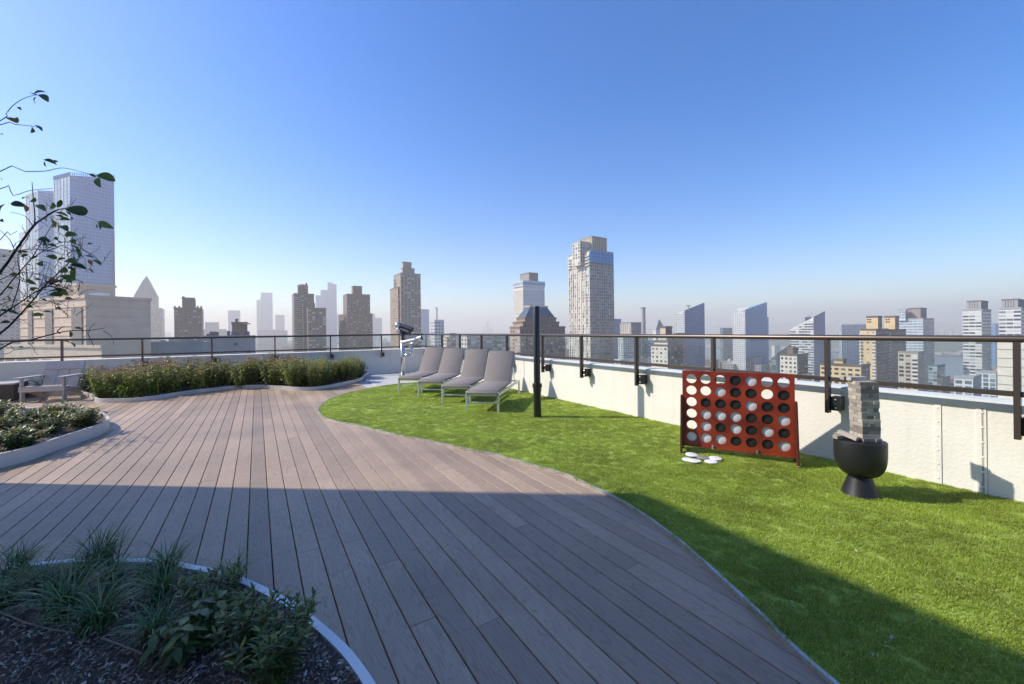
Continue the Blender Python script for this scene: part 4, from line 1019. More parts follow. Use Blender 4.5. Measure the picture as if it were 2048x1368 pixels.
leafy_m = attr_mat('broad_leaf', [(0, (.06, .10, .025)), (.45, (.12, .18, .04)), (.75, (.22, .27, .06)), (.9, (.36, .31, .10)), (1, (.33, .19, .09))], .42, transl=.22)
olive_m = attr_mat('olive_shrub_leaf', [(0, (.15, .18, .04)), (.5, (.22, .26, .05)), (.8, (.37, .38, .09)), (1, (.52, .46, .16))], .45, transl=.3)
sedum_m = attr_mat('tall_plant_leaf', [(0, (.11, .16, .03)), (.5, (.24, .31, .06)), (.8, (.40, .42, .10)), (1, (.52, .44, .18))], .5, transl=.3)
flower_m = attr_mat('dried_flower_head', [(0, (.28, .15, .09)), (.5, (.46, .28, .17)), (1, (.60, .44, .28))], .85)
dusk_m = attr_mat('orange_tipped_leaf', [(0, (.05, .08, .025)), (.5, (.11, .16, .04)), (.8, (.22, .26, .06)), (.93, (.42, .33, .07)), (1, (.55, .28, .06))], .42, transl=.2)
stem_m = pmat('plant_stem', (.09, .07, .035), .7)
white_m = pmat('white_petal', (.8, .8, .76), .6)

def liriope(seed, n=190, L=.29):
    rr = random.Random(seed); mb = MB()
    for i in range(n):
        r = abs(rr.gauss(0, .03)); a = rr.uniform(0, 6.28)
        strip_blade(mb, (r * math.cos(a), r * math.sin(a), 0), rr.uniform(0, 6.28), rr.uniform(.1, .65), L * rr.uniform(.55, 1.15), rr.uniform(.004, .0075), 6, rr.uniform(.7, 1.7), rr.random() ** 1.4, rr)
    return mb.mesh('leaves', liri_m)
def daylily(seed):
    rr = random.Random(seed); mb = MB()
    for i in range(46):
        strip_blade(mb, (rr.gauss(0, .04), rr.gauss(0, .04), 0), rr.uniform(0, 6.28), rr.uniform(.1, .6), .5 * rr.uniform(.6, 1.1), rr.uniform(.014, .024), 6, rr.uniform(.9, 1.9), rr.random(), rr)
    return mb.mesh('leaves', lily_m)
def leafy(seed, stems=26, hgt=.35, rad=.22, ln=.07, w=.026, mat=None, lps=16, tipy=0.3, up=.5):
    rr = random.Random(seed); mb = MB(); st = MB()
    for i in range(stems):
        a = rr.uniform(0, 6.28); r = rad * math.sqrt(rr.random()); h = hgt * rr.uniform(.65, 1.1) * (1 - .35 * (r / rad) ** 2)
        b0 = Vector((math.cos(a) * r * .35, math.sin(a) * r * .35, 0)); tp = Vector((math.cos(a) * r * 1.15, math.sin(a) * r * 1.15, h)); mid = (b0 + tp) / 2 + Vector((0, 0, h * .12))
        pts = catmull([b0, mid, tp], 3); st.tube(pts, [.003, .003, .0028, .0025, .002, .0018, .0015], 4, False)
        for k in range(lps):
            t = (k + .7) / lps; j = t * (len(pts) - 1); i0 = min(int(j), len(pts) - 2); p = pts[i0].lerp(pts[i0 + 1], j - i0)
            az = k * 2.4 + rr.uniform(-.4, .4); el = rr.uniform(-.35, .5) + up * t
            d = Vector((math.cos(az) * math.cos(el), math.sin(az) * math.cos(el), math.sin(el)))
            tn = min(1, max(0, rr.random() * .8 + (tipy * (t - .6) * 2 if t > .6 else 0)))
            leaf(mb, p, d, Vector((0, 0, 1)), ln * rr.uniform(.7, 1.15) * (1 - .3 * t), w * rr.uniform(.8, 1.2), tn)
    return mb.mesh('foliage', mat or leafy_m), st.mesh('stems', stem_m)
def tallplant(seed):
    """feathery stems with flat dried flower heads"""
    rr = random.Random(seed); mb = MB(); st = MB(); fh = MB()
    for i in range(20):
        a = rr.uniform(0, 6.28); r = .23 * math.sqrt(rr.random()); h = rr.uniform(.40, .84)
        b0 = Vector((math.cos(a) * r * .5, math.sin(a) * r * .5, 0)); tp = Vector((math.cos(a) * r * 1.5, math.sin(a) * r * 1.5, h))
        st.tube([b0, (b0 + tp) / 2 + Vector((0, 0, .04)), tp], [.004, .003, .002], 4, False)
        for k in range(52):
            t = rr.random() ** 1.0 * .93; p = b0.lerp(tp, t); az = rr.uniform(0, 6.28); el = rr.uniform(-.6, .5)
            d = Vector((math.cos(az) * math.cos(el), math.sin(az) * math.cos(el), math.sin(el)))
            leaf(mb, p, d, Vector((0, 0, 1)), rr.uniform(.06, .125), rr.uniform(.020, .040), min(1, rr.random() * .75 + .25 * t))
        for q in range(rr.choice((1, 1, 2))):
            c = tp + Vector((rr.gauss(0, .03), rr.gauss(0, .03), rr.uniform(-.05, .03)))
            if q: st.tube([tp - Vector((0, 0, .1)), c], .0015, 3, False)
            for k in range(26):
                aa = rr.uniform(0, 6.28); rr_ = .055 * math.sqrt(rr.random()); pc = c + Vector((math.cos(aa) * rr_, math.sin(aa) * rr_, .006 + rr.uniform(-.006, .006))); s = rr.uniform(.007, .013)
                n_ = Vector((rr.gauss(0, .4), rr.gauss(0, .4), 1)).normalized(); x = n_.orthogonal().normalized() * s; y = n_.cross(x)
                fh.face([pc - x, pc - y, pc + x, pc + y], tint=rr.random())
            fh.tube([c - Vector((0, 0, .02)), c], [.001, .012], 5, False, tint=.2)
    return mb.mesh('foliage', sedum_m), st.mesh('stems', stem_m), fh.mesh('flower_heads', flower_m)
def olive(seed):
    rr = random.Random(seed); mb = MB(); st = MB()
    for i in range(70):
        a = rr.uniform(0, 6.28); r = .30 * math.sqrt(rr.random()); h = .56 * rr.uniform(.8, 1.08) * (1 - .4 * (r / .30) ** 3)
        b0 = Vector((math.cos(a) * r * .6, math.sin(a) * r * .6, 0)); tp = Vector((math.cos(a) * r * 1.05, math.sin(a) * r * 1.05, h))
        st.tube([b0, tp], [.003, .0015], 3, False)
        for k in range(30):
            t = .18 + .82 * (k + rr.random()) / 30; p = b0.lerp(tp, t); az = k * 2.4; el = rr.uniform(-.5, .7)
            d = Vector((math.cos(az) * math.cos(el), math.sin(az) * math.cos(el), math.sin(el)))
            leaf(mb, p, d, Vector((0, 0, 1)), rr.uniform(.032, .060), rr.uniform(.015, .024), min(1, rr.random() * .6 + .45 * (t > .82)))
    return mb.mesh('foliage', olive_m), st.mesh('stems', stem_m)
def plant(nm, meshes, loc, label, group=None, s=1.0, rz=None, cat='plant', rr=random, sz=None):
    if len(meshes) == 1:
        o = place(nm, meshes[0], None, loc, (0, 0, rr.uniform(0, 6.28) if rz is None else rz), (s, s, sz or s)); return tag(o, label, cat, group)
    r = empty(nm, loc, label, cat, group, rr.uniform(0, 6.28) if rz is None else rz); r.scale = (s, s, sz or s)
    for m in meshes: place(m.name.split('.')[0], m, r)['kind'] = 'stuff'
    return r
pr = random.Random(21)
# foreground grass clumps (photo column, row of the base, size, label)
LV = [liriope(k) for k in (1, 2, 3, 4)]
for i, (px, py, s, lb) in enumerate([
    (545/2.695, 1040 + 250/2.695, 1.15, 'tall dark grass clump overlapping the light bed edge, topmost in the foreground bed'),
    (90/2.695, 1040 + 290/2.695, .95, 'dark grass clump at the left picture edge on the light bed edge'),
    (215/2.695, 1040 + 400/2.695, 1.0, 'grass clump beside the left edge, behind the clump with a bright upright blade'),
    (345/2.695, 1040 + 520/2.695, 1.15, 'grass clump with long arching blades in the left middle of the foreground bed'),
    (520/2.695, 1040 + 590/2.695, 1.05, 'bluish grass clump lowest in the foreground bed, spreading to the right'),
    (600/2.695, 1040 + 350/2.695, .8, 'small yellowish grass clump just below the topmost clump'),
    (900/2.695, 1040 + 300/2.695, 1.0, 'grass clump on the light bed edge left of the orange tipped plants'),
    (870/2.695, 1040 + 430/2.695, .95, 'grass clump in the middle of the bed above the leafy plant'),
    (440/2.695, 1040 + 330/2.695, .85, 'low grass clump between the topmost and the edge clumps'),
    (1250/2.695, 1040 + 350/2.695, .85, 'fine grass clump at the bed edge behind the orange tipped plants'),
    (770/2.695, 1040 + 340/2.695, .7, 'small grass tuft in the gap right of the topmost clump'),
    (20/2.695, 1040 + 470/2.695, 1.0, 'drooping grass clump cut by the left picture edge, above the stick'),
    (850/2.695, 1040 + 650/2.695, .9, 'grass clump leaning out left of the big dark leafy plant')]):
    p = G(px, py, .03); plant('grass_clump', [LV[i % 4]], p, lb, None, s * 1.0, rr=pr, cat='grass clump')
DL = [leafy(k, 20, .23, .15, .068, .0125, dusk_m, 26, .22, .6) for k in (31, 32)]
DL2 = [leafy(35, 16, .20, .15, .13, .034, dusk_m, 12, .0, -.3)]
for i, (px, py, s, lb, ms) in enumerate([
    (1040/2.695, 1040 + 690/2.695, 1.0, 'big dark leafy plant with drooping broad leaves in the foreground bed', DL2[0]),
    (1130/2.695, 1040 + 470/2.695, 1.0, 'upright leafy plant with yellow tips behind the drooping plant', DL[0]),
    (1330/2.695, 1040 + 760/2.695, 1.15, 'leafy plant with narrow green leaves and orange tips, lowest in the foreground bed', DL[1]),
    (1530/2.695, 1040 + 690/2.695, 1.05, 'leafy plant with orange tips nearest the curved light edge', DL[0]),
    (1480/2.695, 1040 + 860/2.695, 1.1, 'leafy plant cut by the bottom picture edge', DL[1]),
    (1250/2.695, 1040 + 620/2.695, .9, 'small orange tipped plant between the two drooping and narrow leaved plants', DL[0])]):
    plant('leafy_plant', ms, G(px, py, .03), lb, None, s, rr=pr)
# dry stems lying on the mulch
mb = MB(); mb.tube([G(0, 1224, .05), G(50, 1245, .05), G(100, 1258, .05), G(150, 1266, .045)], .004, 5); tag(mb.build('dry_stick', pmat('dry_stick', (.30, .25, .19), .8)), 'thin dry stick lying on the mulch from the left picture edge', 'stick')
mb = MB(); mb.tube([G(206, 1277, .05), G(250, 1293, .06), G(284, 1307, .05)], .004, 5); tag(mb.build('dry_stick', pmat('dry_stick', (0, 0, 0))), 'short dry stick on the mulch left of the drooping leafy plant', 'stick')
# middle left planter
ML = [leafy(k, 46, .30, .30, .13, .036, leafy_m, 13, .5, .35) for k in (41, 42)]
for i, (px, py, s, lb) in enumerate([
    (45, 862, 1.0, 'large leafy clump at the back left of the raised planter'), (118, 845, .95, 'leafy clump in the middle of the raised planter'),
    (170, 850, .85, 'leafy clump at the right tip of the raised planter'), (40, 893, .8, 'low glossy leafy clump at the front left of the raised planter'),
    (-35, 880, 1.0, 'leafy clump cut by the left picture edge in the raised planter'), (92, 868, .7, 'small leafy clump in front of the middle of the raised planter'), (-10, 842, 1.0, 'leafy clump behind the others at the left of the raised planter')]):
    plant('leafy_plant', ML[i % 2], G(px, py, .14), lb, None, s * 1.05, rr=pr)
# back bed
TP = [tallplant(k) for k in (51, 52, 53)]; OV = [olive(k) for k in (61, 62)]; LL = [daylily(k) for k in (71, 72)]
bush = [leafy(k, 40, .52, .34, .10, .034, leafy_m, 14, .4, .3) for k in (81, 82)]
cnt = 0; tries = 0; spots = []
pb = [(p.x, p.y) for p in poly1]
def near_front(q, d):      # distance from the front kerb
    return min((Vector((q[0], q[1], 0)) - a).length for a in bk) < d
while cnt < 58 and tries < 6000:
    tries += 1; px = pr.uniform(180, 590); py = pr.uniform(748, 802); p = G(px, py, 0)
    if not inside(pb, p.x, p.y) or near_front(p, .38 if 200 < px < 370 else .2) or any((p - q).length < .24 for q in spots): continue
    spots.append(p); plant('flowering_plant', TP[cnt % 3], (p.x, p.y, .06), 'tall green plant with flat brown dried flower heads in the back bed', 'tall brown flowering plants in the back bed', pr.uniform(.84, 1.04) * (1.0 if px > 270 else .85), rr=pr); cnt += 1
for px, py, s, lb in ((222, 797, 1.0, 'strappy bright green clump leftmost at the front of the back bed'), (258, 798, 1.15, 'strappy bright green clump second from the left at the front of the back bed'),
                      (308, 792, 1.1, 'strappy bright green clump third from the left at the front of the back bed'), (348, 786, 1.0, 'strappy bright green clump rightmost at the front of the back bed')):
    plant("daylily", [LL[int(px) % 2]], (*G(px, py).xy, .06), lb, None, s * 1.3, rr=pr)
cnt = 0; sp2 = []; tries = 0
while cnt < 15 and tries < 4000:
    tries += 1; px = pr.uniform(578, 716); py = pr.uniform(752, 778); p = G(px, py)
    if not inside(pb, p.x, p.y) or near_front(p, .26) or any((p - q).length < .36 for q in sp2): continue
    sp2.append(p); plant('olive_shrub', OV[cnt % 2], (p.x, p.y, .05), 'dense olive green small leaved shrub at the right end of the back bed', 'olive green shrubs at the right end of the back bed', pr.uniform(1.1, 1.35), rr=pr, cat='shrub'); cnt += 1
for i in range(9):
    p = G(-60 + i * 30, 776 + (i % 3) * 5); plant('leafy_bush', bush[i % 2], (p.x, p.y, .08), 'dark leafy bush along the wall behind the garden chair', 'dark leafy bushes behind the garden chair', pr.uniform(.9, 1.15), rr=pr, cat='bush')
# a few white flowers
for px, py, lb in ((601, 722, 'leftmost of three small white flowers over the olive shrubs'), (612, 726, 'middle of three small white flowers over the olive shrubs'), (655, 721, 'rightmost small white flower over the olive shrubs')):
    c = at(px, py, 11.5); r = empty('white_flower', (c.x, c.y, .1), lb, 'flower'); mb = MB(); h = c.z - .1
    mb.tube([(0, 0, 0), (.01, 0, h)], .002, 4); mb.build('stem', stem_m, r); mb = MB()
    for k in range(9):
        a = k * .7; mb.face([(.01, 0, h), (.01 + .035 * math.cos(a), .035 * math.sin(a), h + .01), (.01 + .04 * math.cos(a + .35), .04 * math.sin(a + .35), h + .004), (.01 + .035 * math.cos(a + .6), .035 * math.sin(a + .6), h + .01)])
    mb.build('petals', white_m, r)

# ------------------------------------------------------------------ sun loungers
frame_m = pmat('sage_aluminium', (.68, .70, .63), .4, .25)
cush_m = pmat('taupe_sling_fabric', (.25, .215, .20), .85, var=.06, scale=5, bump=.5, bscale=500)
pipe_m = pmat('dark_cushion_piping', (.05, .045, .05), .8)
def lounger(label):
    r = empty('sun_lounger', (0, 0, 0), label, 'sun lounger', 'row of sun loungers')
    W_, Ln, zf = .65, 2.15, .355
    for sx in (0, 1):
        x = sx * (W_ - .04)
        for y, z1 in ((0, zf + .03), (Ln - .04, zf)):
            mb = MB(); mb.bbox(x, x + .04, y, y + .04, 0, z1, .003); mb.build('leg', frame_m, r)
        mb = MB(); mb.bbox(x + .004, x + .036, .04, Ln - .04, zf - .055, zf - .002, .003); mb.build('side_rail', frame_m, r)
    mb = MB(); mb.bbox(.04, W_ - .04, .005, .035, zf - .05, zf - .01, .003); mb.build('front_bar', frame_m, r)
    mb = MB(); mb.bbox(.04, W_ - .04, Ln - .035, Ln - .005, zf - .05, zf - .01, .003); mb.build('rear_bar', frame_m, r)
    mb = MB(); mb.bbox(.04, W_ - .04, .008, .032, .165, .19, .003); mb.build('stretcher', frame_m, r)
    # cushion: seat then back, smooth profile
    hy, hz = 1.16, zf + .055; an = R(52); bl = .80
    def pad(prof, thick, w0, w1, nm):
        mb = MB(); n = len(prof); up = []; dn = []
        for i in range(n):
            d = Vector(prof[min(i + 1, n - 1)]) - Vector(prof[max(i - 1, 0)]); nn = Vector((-d.y, d.x)).normalized(); p = Vector(prof[i])
            up.append(p + nn * thick); dn.append(p)
        e = .018; vs = []
        for i in range(n):
            ee = e if 0 < i < n - 1 else e * 1.6
            for x, q in ((w0, dn[i]), (w0 - .004, (dn[i] + up[i]) / 2), (w0 + ee, up[i]), (w1 - ee, up[i]), (w1 + .004, (dn[i] + up[i]) / 2), (w1, dn[i])): vs.append((x, q.x, q.y))
        fs = [(i * 6 + j, i * 6 + (j + 1) % 6, (i + 1) * 6 + (j + 1) % 6, (i + 1) * 6 + j) for i in range(n - 1) for j in range(6)] + [tuple(range(6))[::-1], tuple(range(6 * n - 6, 6 * n))]
        fs = [f[::-1] for f in fs]
        mb.raw(vs, fs); return mb.build(nm, cush_m, r, angle=45)
    seat = [(.0, zf - .01), (.02, zf + .028), (.3, zf + .024), (.7, zf + .028), (1.0, zf + .038), (hy + .01, hz - .012)]
    pad(seat, .035, .03, W_ - .03, 'seat_cushion')
    bk_ = [(hy + .03, hz - .005), (hy + .03 + .4 * math.cos(an), hz + .4 * math.sin(an)), (hy + .03 + bl * math.cos(an), hz + bl * math.sin(an))]
    bk_ = [(a, b_ + .0) for a, b_ in bk_]
    pad(bk_, .035, .03, W_ - .03, 'back_cushion')
    for sx in (0, 1):
        x = .022 if sx == 0 else W_ - .022
        mb = MB(); mb.tube([(x, hy + .045, hz - .03), (x, hy + .045 + bl * math.cos(an), hz - .02 + bl * math.sin(an))], .012, 6); mb.build('back_frame', frame_m, r)
        mb = MB(); mb.tube([(x, hy + .045 + .35 * math.cos(an), hz + .33 * math.sin(an)), (x, hy + .52, zf - .03)], .008, 6); mb.build('back_strut', frame_m, r)
        mb = MB(); mb.tube([(x + (.012 if sx == 0 else -.012), y, z) for y, z in ((.0, zf - .055), (.0, zf + .0), (.03, zf + .022), (.3, zf + .02), (.7, zf + .024), (1.0, zf + .034), (hy, hz - .016))], .009, 5); mb.build('piping', pipe_m, r)
    mb = MB(); mb.tube([(.03, hy + .045 + bl * math.cos(an), hz - .02 + bl * math.sin(an)), (W_ - .03, hy + .045 + bl * math.cos(an), hz - .02 + bl * math.sin(an))], .012, 6); mb.build('head_bar', frame_m, r)
    return r
def copy_tree(o, parent=None):
    c = o.copy(); COL.objects.link(c); c.parent = parent
    for ch in list(o.children): copy_tree(ch, c)
    return c
LAB = ['grey cushioned sun lounger nearest the black pole', 'grey cushioned sun lounger second from the black pole', 'grey cushioned sun lounger third from the black pole', 'grey cushioned sun lounger farthest from the black pole, beside the telescopes']
feet = [((930.8, 825.8), (998.7, 825.8)), ((881.6, 807.9), (942.4, 808.4)), ((834.2, 795.3), (889, 796)), ((794.7, 786.8), (845.5, 786.8))]
L0 = lounger(LAB[0]); Ls = [L0] + [copy_tree(L0) for _ in range(3)]
for o, lb, (a, b_) in zip(Ls, LAB, feet):
    A_, B_ = G(*a), G(*b_); mid = (A_ + B_) / 2; th = R(-11.5)
    d = Vector((math.cos(th), math.sin(th), 0)); p = mid - d * .325
    o.location = (p.x, p.y, .012); o.rotation_euler = (0, 0, th); o['label'] = lb

# ------------------------------------------------------------------ black pole
bp_ = G(1075.2, 836); pole = empty('black_pole', (bp_.x, bp_.y, 0), 'tall black metal pole with a collar standing in the turf', 'pole')
blk = pmat('black_paint', (.012, .012, .014), .3, .0, spec=.6)
mb = MB(); mb.lathe([(.066, .0), (.066, .45), (.068, .46)], 24); mb.build('lower_tube', blk, pole, angle=40)
mb = MB(); mb.lathe([(.069, .455), (.074, .48), (.074, .53), (.088, .545), (.088, .565), (.082, .57), (.082, .58), (.086, .585), (.086, .60), (.07, .61)], 24); mb.build('collar', blk, pole, angle=40)
mb = MB(); mb.lathe([(.058, .61), (.058, 1.955), (.055, 1.96)], 24); mb.build('upper_tube', blk, pole, angle=40)
mb = MB(); mb.lathe([(.085, .012), (.084, .022), (.07, .026)], 20); mb.build('base_ring', pmat('cut_turf_edge', (.12, .16, .05), .9), pole)
mb = MB()
for z in (1.02, 1.08, .9, .84, 1.18):
    mb.tube([(-.052, -.034, z), (-.053, -.035, z + .012)], .005, 5)
mb.build('worn_spot', pmat('bare_metal', (.5, .5, .5), .4, .5), pole)

# ------------------------------------------------------------------ viewing telescopes
b0 = G(806, 752); vw = empty('viewing_telescope', (b0.x, b0.y, 0), 'stainless double viewing telescope on a steel post before the back wall', 'telescope')
def rel(px, py, dy=0): 
    q = at(px, py, b0.y + dy); return q - Vector((b0.x, b0.y, 0))
mb = MB(); mb.tube([(0, 0, 0), (0, 0, rel(806, 680).z)], .072, 16); mb.build('post', steel, vw, smooth=True)
mb = MB(); mb.lathe([(.14, 0), (.14, .02), (.075, .03)], 20); mb.build('base_plate', steel, vw, angle=40)
mb = MB(); mb.tube([rel(806, 709.5), rel(822, 711.5, -.15)], .055, 12); mb.tube([rel(822, 713, -.15), rel(824, 701, -.15)], .06, 12); mb.build('side_arm', steel, vw, smooth=True)
mb = MB(); mb.lathe([(.075, rel(823, 702).z), (.085, rel(823, 700).z), (.05, rel(823, 694).z)], 14, (rel(823, 702, -.15).x, -.15)); mb.build('swivel', steel, vw, angle=40)
mb = MB(); p = rel(821, 696, -.15); q = rel(820, 684, -.15)
for dy in (-.1, .1): mb.tube([p + Vector((0, dy, 0)), q + Vector((0, dy, 0))], .03, 8)
mb.build('yoke', steel, vw)
lo = mb = MB(); a_, b_ = rel(805, 683.5, -.1), rel(832, 677.5, -.2); c_ = rel(843.5, 675.5, -.24)
mb.tube([a_ - Vector((0, 0, .05)), b_ - Vector((0, 0, .05))], .10, 16); mb.tube([b_ - Vector((0, 0, .03)), c_], [.085, .092], 16, False); mb.build('lower_scope', steel, vw, angle=40)
mb = MB(); mb.tube([c_ + (b_ - c_) * .1, c_ + (b_ - c_) * .09], .08, 16); mb.build('lens', blk, vw)
mb = MB(); mb.tube([rel(800, 686, -.1), rel(806, 684, -.1)], .035, 10); mb.tube([rel(818, 688, -.3), rel(834, 684, -.3)], .02, 8); mb.build('eyepiece', steel, vw, smooth=True)
dks = pmat('dark_scope_metal', (.08, .08, .09), .35, .6)
mb = MB(); a_, b_ = rel(798, 650), rel(825, 659, -.2)
mb.tube([a_, b_], .09, 4); mb.tube([a_ + Vector((.05, 0, -.12)), b_ + Vector((-.1, 0, -.10))], .075, 12); mb.build('upper_scope', dks, vw)
mb = MB(); mb.tube([rel(791, 650), rel(800, 650)], [.075, .09], 12); mb.tube([rel(795, 656), rel(800, 662)], .06, 10); mb.tube([rel(794, 660), rel(798, 661)], .05, 10); mb.build('coin_head', pmat('polished_steel', (.8, .8, .8), .12, 1.0), vw, smooth=True)
mb = MB(); mb.tube([rel(806, 680), rel(806, 672), rel(804, 666)], [.06, .05, .11], 12); mb.tube([rel(801, 664), rel(813, 667)], .05, 10); mb.build('upper_mount', dks, vw, smooth=True)

# ------------------------------------------------------------------ garden chair (front faces left, towards the camera)
def chair():
    m = pmat('grey_poly_lumber', (.44, .40, .38), .6, var=.05)
    b0 = Vector((-11.12, 9.72, 0)); c = empty('garden_chair', (b0.x, b0.y, 0), 'angular grey lounge chair with wide flat arms at the far left', 'chair', rz=R(200))
    # local: +y points to where the sitter looks?  x = across, y = forward
    w = .74
    def bar(nm, x0, x1, y0, y1, z0, z1, rot=None, piv=(0, 0, 0)):
        mb = MB(); M = None
        if rot: M = Matrix.Translation(piv) @ Matrix.Rotation(rot, 4, 'X') @ Matrix.Translation(-Vector(piv))
        mb.bbox(x0, x1, y0, y1, z0, z1, .003, M); return mb.build(nm, m, c)
    for s in (-1, 1):
        x = s * w / 2
        mb = MB()   # side panel with an arch: polygon in y-z, extruded in x
        prof = [(.42, 0), (.42, .56), (.34, .56), (.34, .34), (.10, .30), (-.12, .20), (-.34, .02), (-.40, 0), (-.24, 0), (-.02, .12), (.18, .20), (.31, .20), (.31, 0)]
        M = Matrix.Translation((x - .015, 0, 0)) @ Matrix(((0, 0, 1, 0), (1, 0, 0, 0), (0, 1, 0, 0), (0, 0, 0, 1)))
        mb.prism(prof, 0, .03, M); mb.build('side_panel', m, c)
        bar('armrest', x - .07, x + .07, -.26, .50, .56, .585)
    bar('seat_front', -w / 2 - .03, w / 2 + .03, .40, .43, .24, .36)
    for k in range(4):
        y = .30 - k * .135; bar('seat_slat', -w / 2 + .02, w / 2 - .02, y - .06, y + .06, .345 - k * .032, .365 - k * .032)
    P_ = (0, -.14, .24)
    for k in range(3):
        bar('back_slat', -w / 2 + .04 + k * .222, -w / 2 + .04 + k * .222 + .214, -.155, -.13, .20, .76, R(24), P_)
    bar('head_rest', -w / 2 + .0, w / 2 - .0, -.15, -.10, .74, .94, R(24), P_)
    return c
chair()
b0 = G(8, 803); fb = empty('side_table', (b0.x - .35, b0.y + .1, 0), 'low dark brown box table cut by the left picture edge', 'table', rz=R(-55))
mb = MB(); mb.bbox(-.42, .42, -.42, .42, .03, .40, .006); mb.build('table_body', pmat('dark_brown_panel', (.05, .038, .035), .5), fb)
mb = MB(); mb.bbox(-.45, .45, -.45, .45, .40, .435, .006); mb.build('table_top', pmat('grey_poly_lumber', (.36, .34, .35), .6), fb)
mb = MB(); mb.bbox(-.38, .38, -.38, .38, 0, .03, .004); mb.build('plinth', blk, fb)

# ------------------------------------------------------------------ four in a row game
e_ = Vector((.883, -.47, 0)).normalized(); n_ = Vector((-.47, -.883, 0)).normalized()
PL = Vector((2.127, 5.008, 0)); GW, Z0, Z1 = 1.155, .105, 1.02
game = empty('four_in_a_row_game', PL, 'large red brown upright disc dropping game with round holes', 'game', rz=math.atan2(e_.y, e_.x))
redw = bpy.data.materials.new('red_stained_wood'); redw.use_nodes = True
_n = redw.node_tree.nodes; _L = redw.node_tree.links; _b = _n['Principled BSDF']
_tc = _n.new('ShaderNodeTexCoord'); _mp = _n.new('ShaderNodeMapping'); _mp.inputs['Scale'].default_value = (2, 2, 2.2); _L.new(_tc.outputs['Object'], _mp.inputs[0])
_no = _n.new('ShaderNodeTexNoise'); _no.inputs['Scale'].default_value = 1.6; _no.inputs['Detail'].default_value = 6; _L.new(_mp.outputs[0], _no.inputs['Vector'])
_cr = _n.new('ShaderNodeValToRGB'); _cr.color_ramp.elements[0].position = .36; _cr.color_ramp.elements[0].color = (.16, .02, .014, 1); _cr.color_ramp.elements[1].position = .64; _cr.color_ramp.elements[1].color = (.34, .045, .02, 1)
_L.new(_no.outputs[0], _cr.inputs[0]); _L.new(_cr.outputs[0], _b.inputs['Base Color']); _b.inputs['Roughness'].default_value = .38
darkw = pmat('dark_stained_wood', (.075, .022, .016), .4, var=.2, scale=6)
cs, rs_ = .1585, .1428; hx0 = GW / 2 - 3 * cs; hz0 = .922; hr = .058
def panel(y0, y1, nm):
    mb = MB(); N = 32
    xe = [0] + [hx0 + (i - .5) * cs for i in range(8)] + [GW]; ze = [Z0] + [hz0 - (5.5 - j) * rs_ for j in range(7)] + [Z1]
    for y, flip in ((y0, False), (y1, True)):
        for i in range(9):
            for j in range(8):
                xa, xb, za, zb = xe[i], xe[i + 1], ze[j], ze[j + 1]
                if 1 <= i <= 7 and 1 <= j <= 6:
                    cx_, cz_ = (xa + xb) / 2, (za + zb) / 2; circ = []; sq = []
                    for k in range(N):
                        t = 2 * math.pi * k / N; c_, s_ = math.cos(t), math.sin(t); circ.append((cx_ + hr * c_, y, cz_ + hr * s_))
                        m_ = max(abs(c_) / ((xb - xa) / 2), abs(s_) / ((zb - za) / 2)); sq.append((cx_ + c_ / m_, y, cz_ + s_ / m_))
                    fs = [(k, (k + 1) % N, N + (k + 1) % N, N + k) for k in range(N)]
                    if not flip: fs = [f[::-1] for f in fs]
                    # corner fill is exact because the grid directions hit the corners closely
                    mb.raw(circ + sq, fs)
                    for sx, sz in ((-1, -1), (1, -1), (1, 1), (-1, 1)):
                        cor = (cx_ + sx * (xb - xa) / 2, y, cz_ + sz * (zb - za) / 2)
                        ks = sorted(range(N), key=lambda q: (sq[q][0] - cor[0]) ** 2 + (sq[q][2] - cor[2]) ** 2)[:2]
                        f3 = [sq[ks[0]], sq[ks[1]], cor]
                        mb.raw(f3, [(0, 1, 2)])
                    if not flip:
                        circ2 = [(p[0], y1, p[2]) for p in circ]
                        mb.raw(circ + circ2, [(k, N + k, N + (k + 1) % N, (k + 1) % N) for k in range(N)])
                else:
                    q = [(xa, y, za), (xb, y, za), (xb, y, zb), (xa, y, zb)]
                    mb.face(q if not flip else q[::-1])
    mb.raw([(0, y0, Z0), (GW, y0, Z0), (GW, y1, Z0), (0, y1, Z0), (0, y0, Z1), (GW, y0, Z1), (GW, y1, Z1), (0, y1, Z1)], [(0, 3, 2, 1), (4, 5, 6, 7), (1, 2, 6, 5), (3, 0, 4, 7)])
    return mb.build(nm, redw, game)
panel(-.020, -.008, 'front_panel'); panel(.008, .020, 'back_panel')
for i in range(8):
    x = hx0 + (i - .5) * cs; mb = MB(); mb.box(x - .005, x + .005, -.0075, .0075, Z0, Z1 - .004); mb.build('divider', darkw, game)
for x in (-.022, GW + .002):
    mb = MB(); prof = [(-.15, 0), (-.085, 0), (-.05, .07), (.05, .07), (.085, 0), (.15, 0), (.155, .06), (.045, .70), (.03, .715), (-.03, .715), (-.045, .70), (-.155, .06)]
    M = Matrix.Translation((x, 0, 0)) @ Matrix(((0, 0, 1, 0), (1, 0, 0, 0), (0, 1, 0, 0), (0, 0, 0, 1)))
    mb.prism(prof, 0, .02, M); mb.build('leg', darkw, game)
mb = MB(); mb.bbox(0, GW, -.024, .024, Z0 - .018, Z0 - .001, .002); mb.build('bottom_bar', redw, game)
for x in (.33, .79):
    mb = MB(); mb.bbox(x - .011, x + .011, -.034, -.0245, Z0 - .022, Z0 + .03, .002); mb.bbox(x - .007, x + .007, -.046, -.035, Z0 - .012, Z0 + .012, .002); mb.build('latch', steel, game)
white_d = pmat('white_disc', (.78, .77, .80), .45); black_d = pmat('black_disc', (.022, .022, .022), .5)
LAY = ['...KW..', '..WKK.K', '.KKKWKK', '.WWWKKW', '.WKWKWK', 'WWWKKKW']
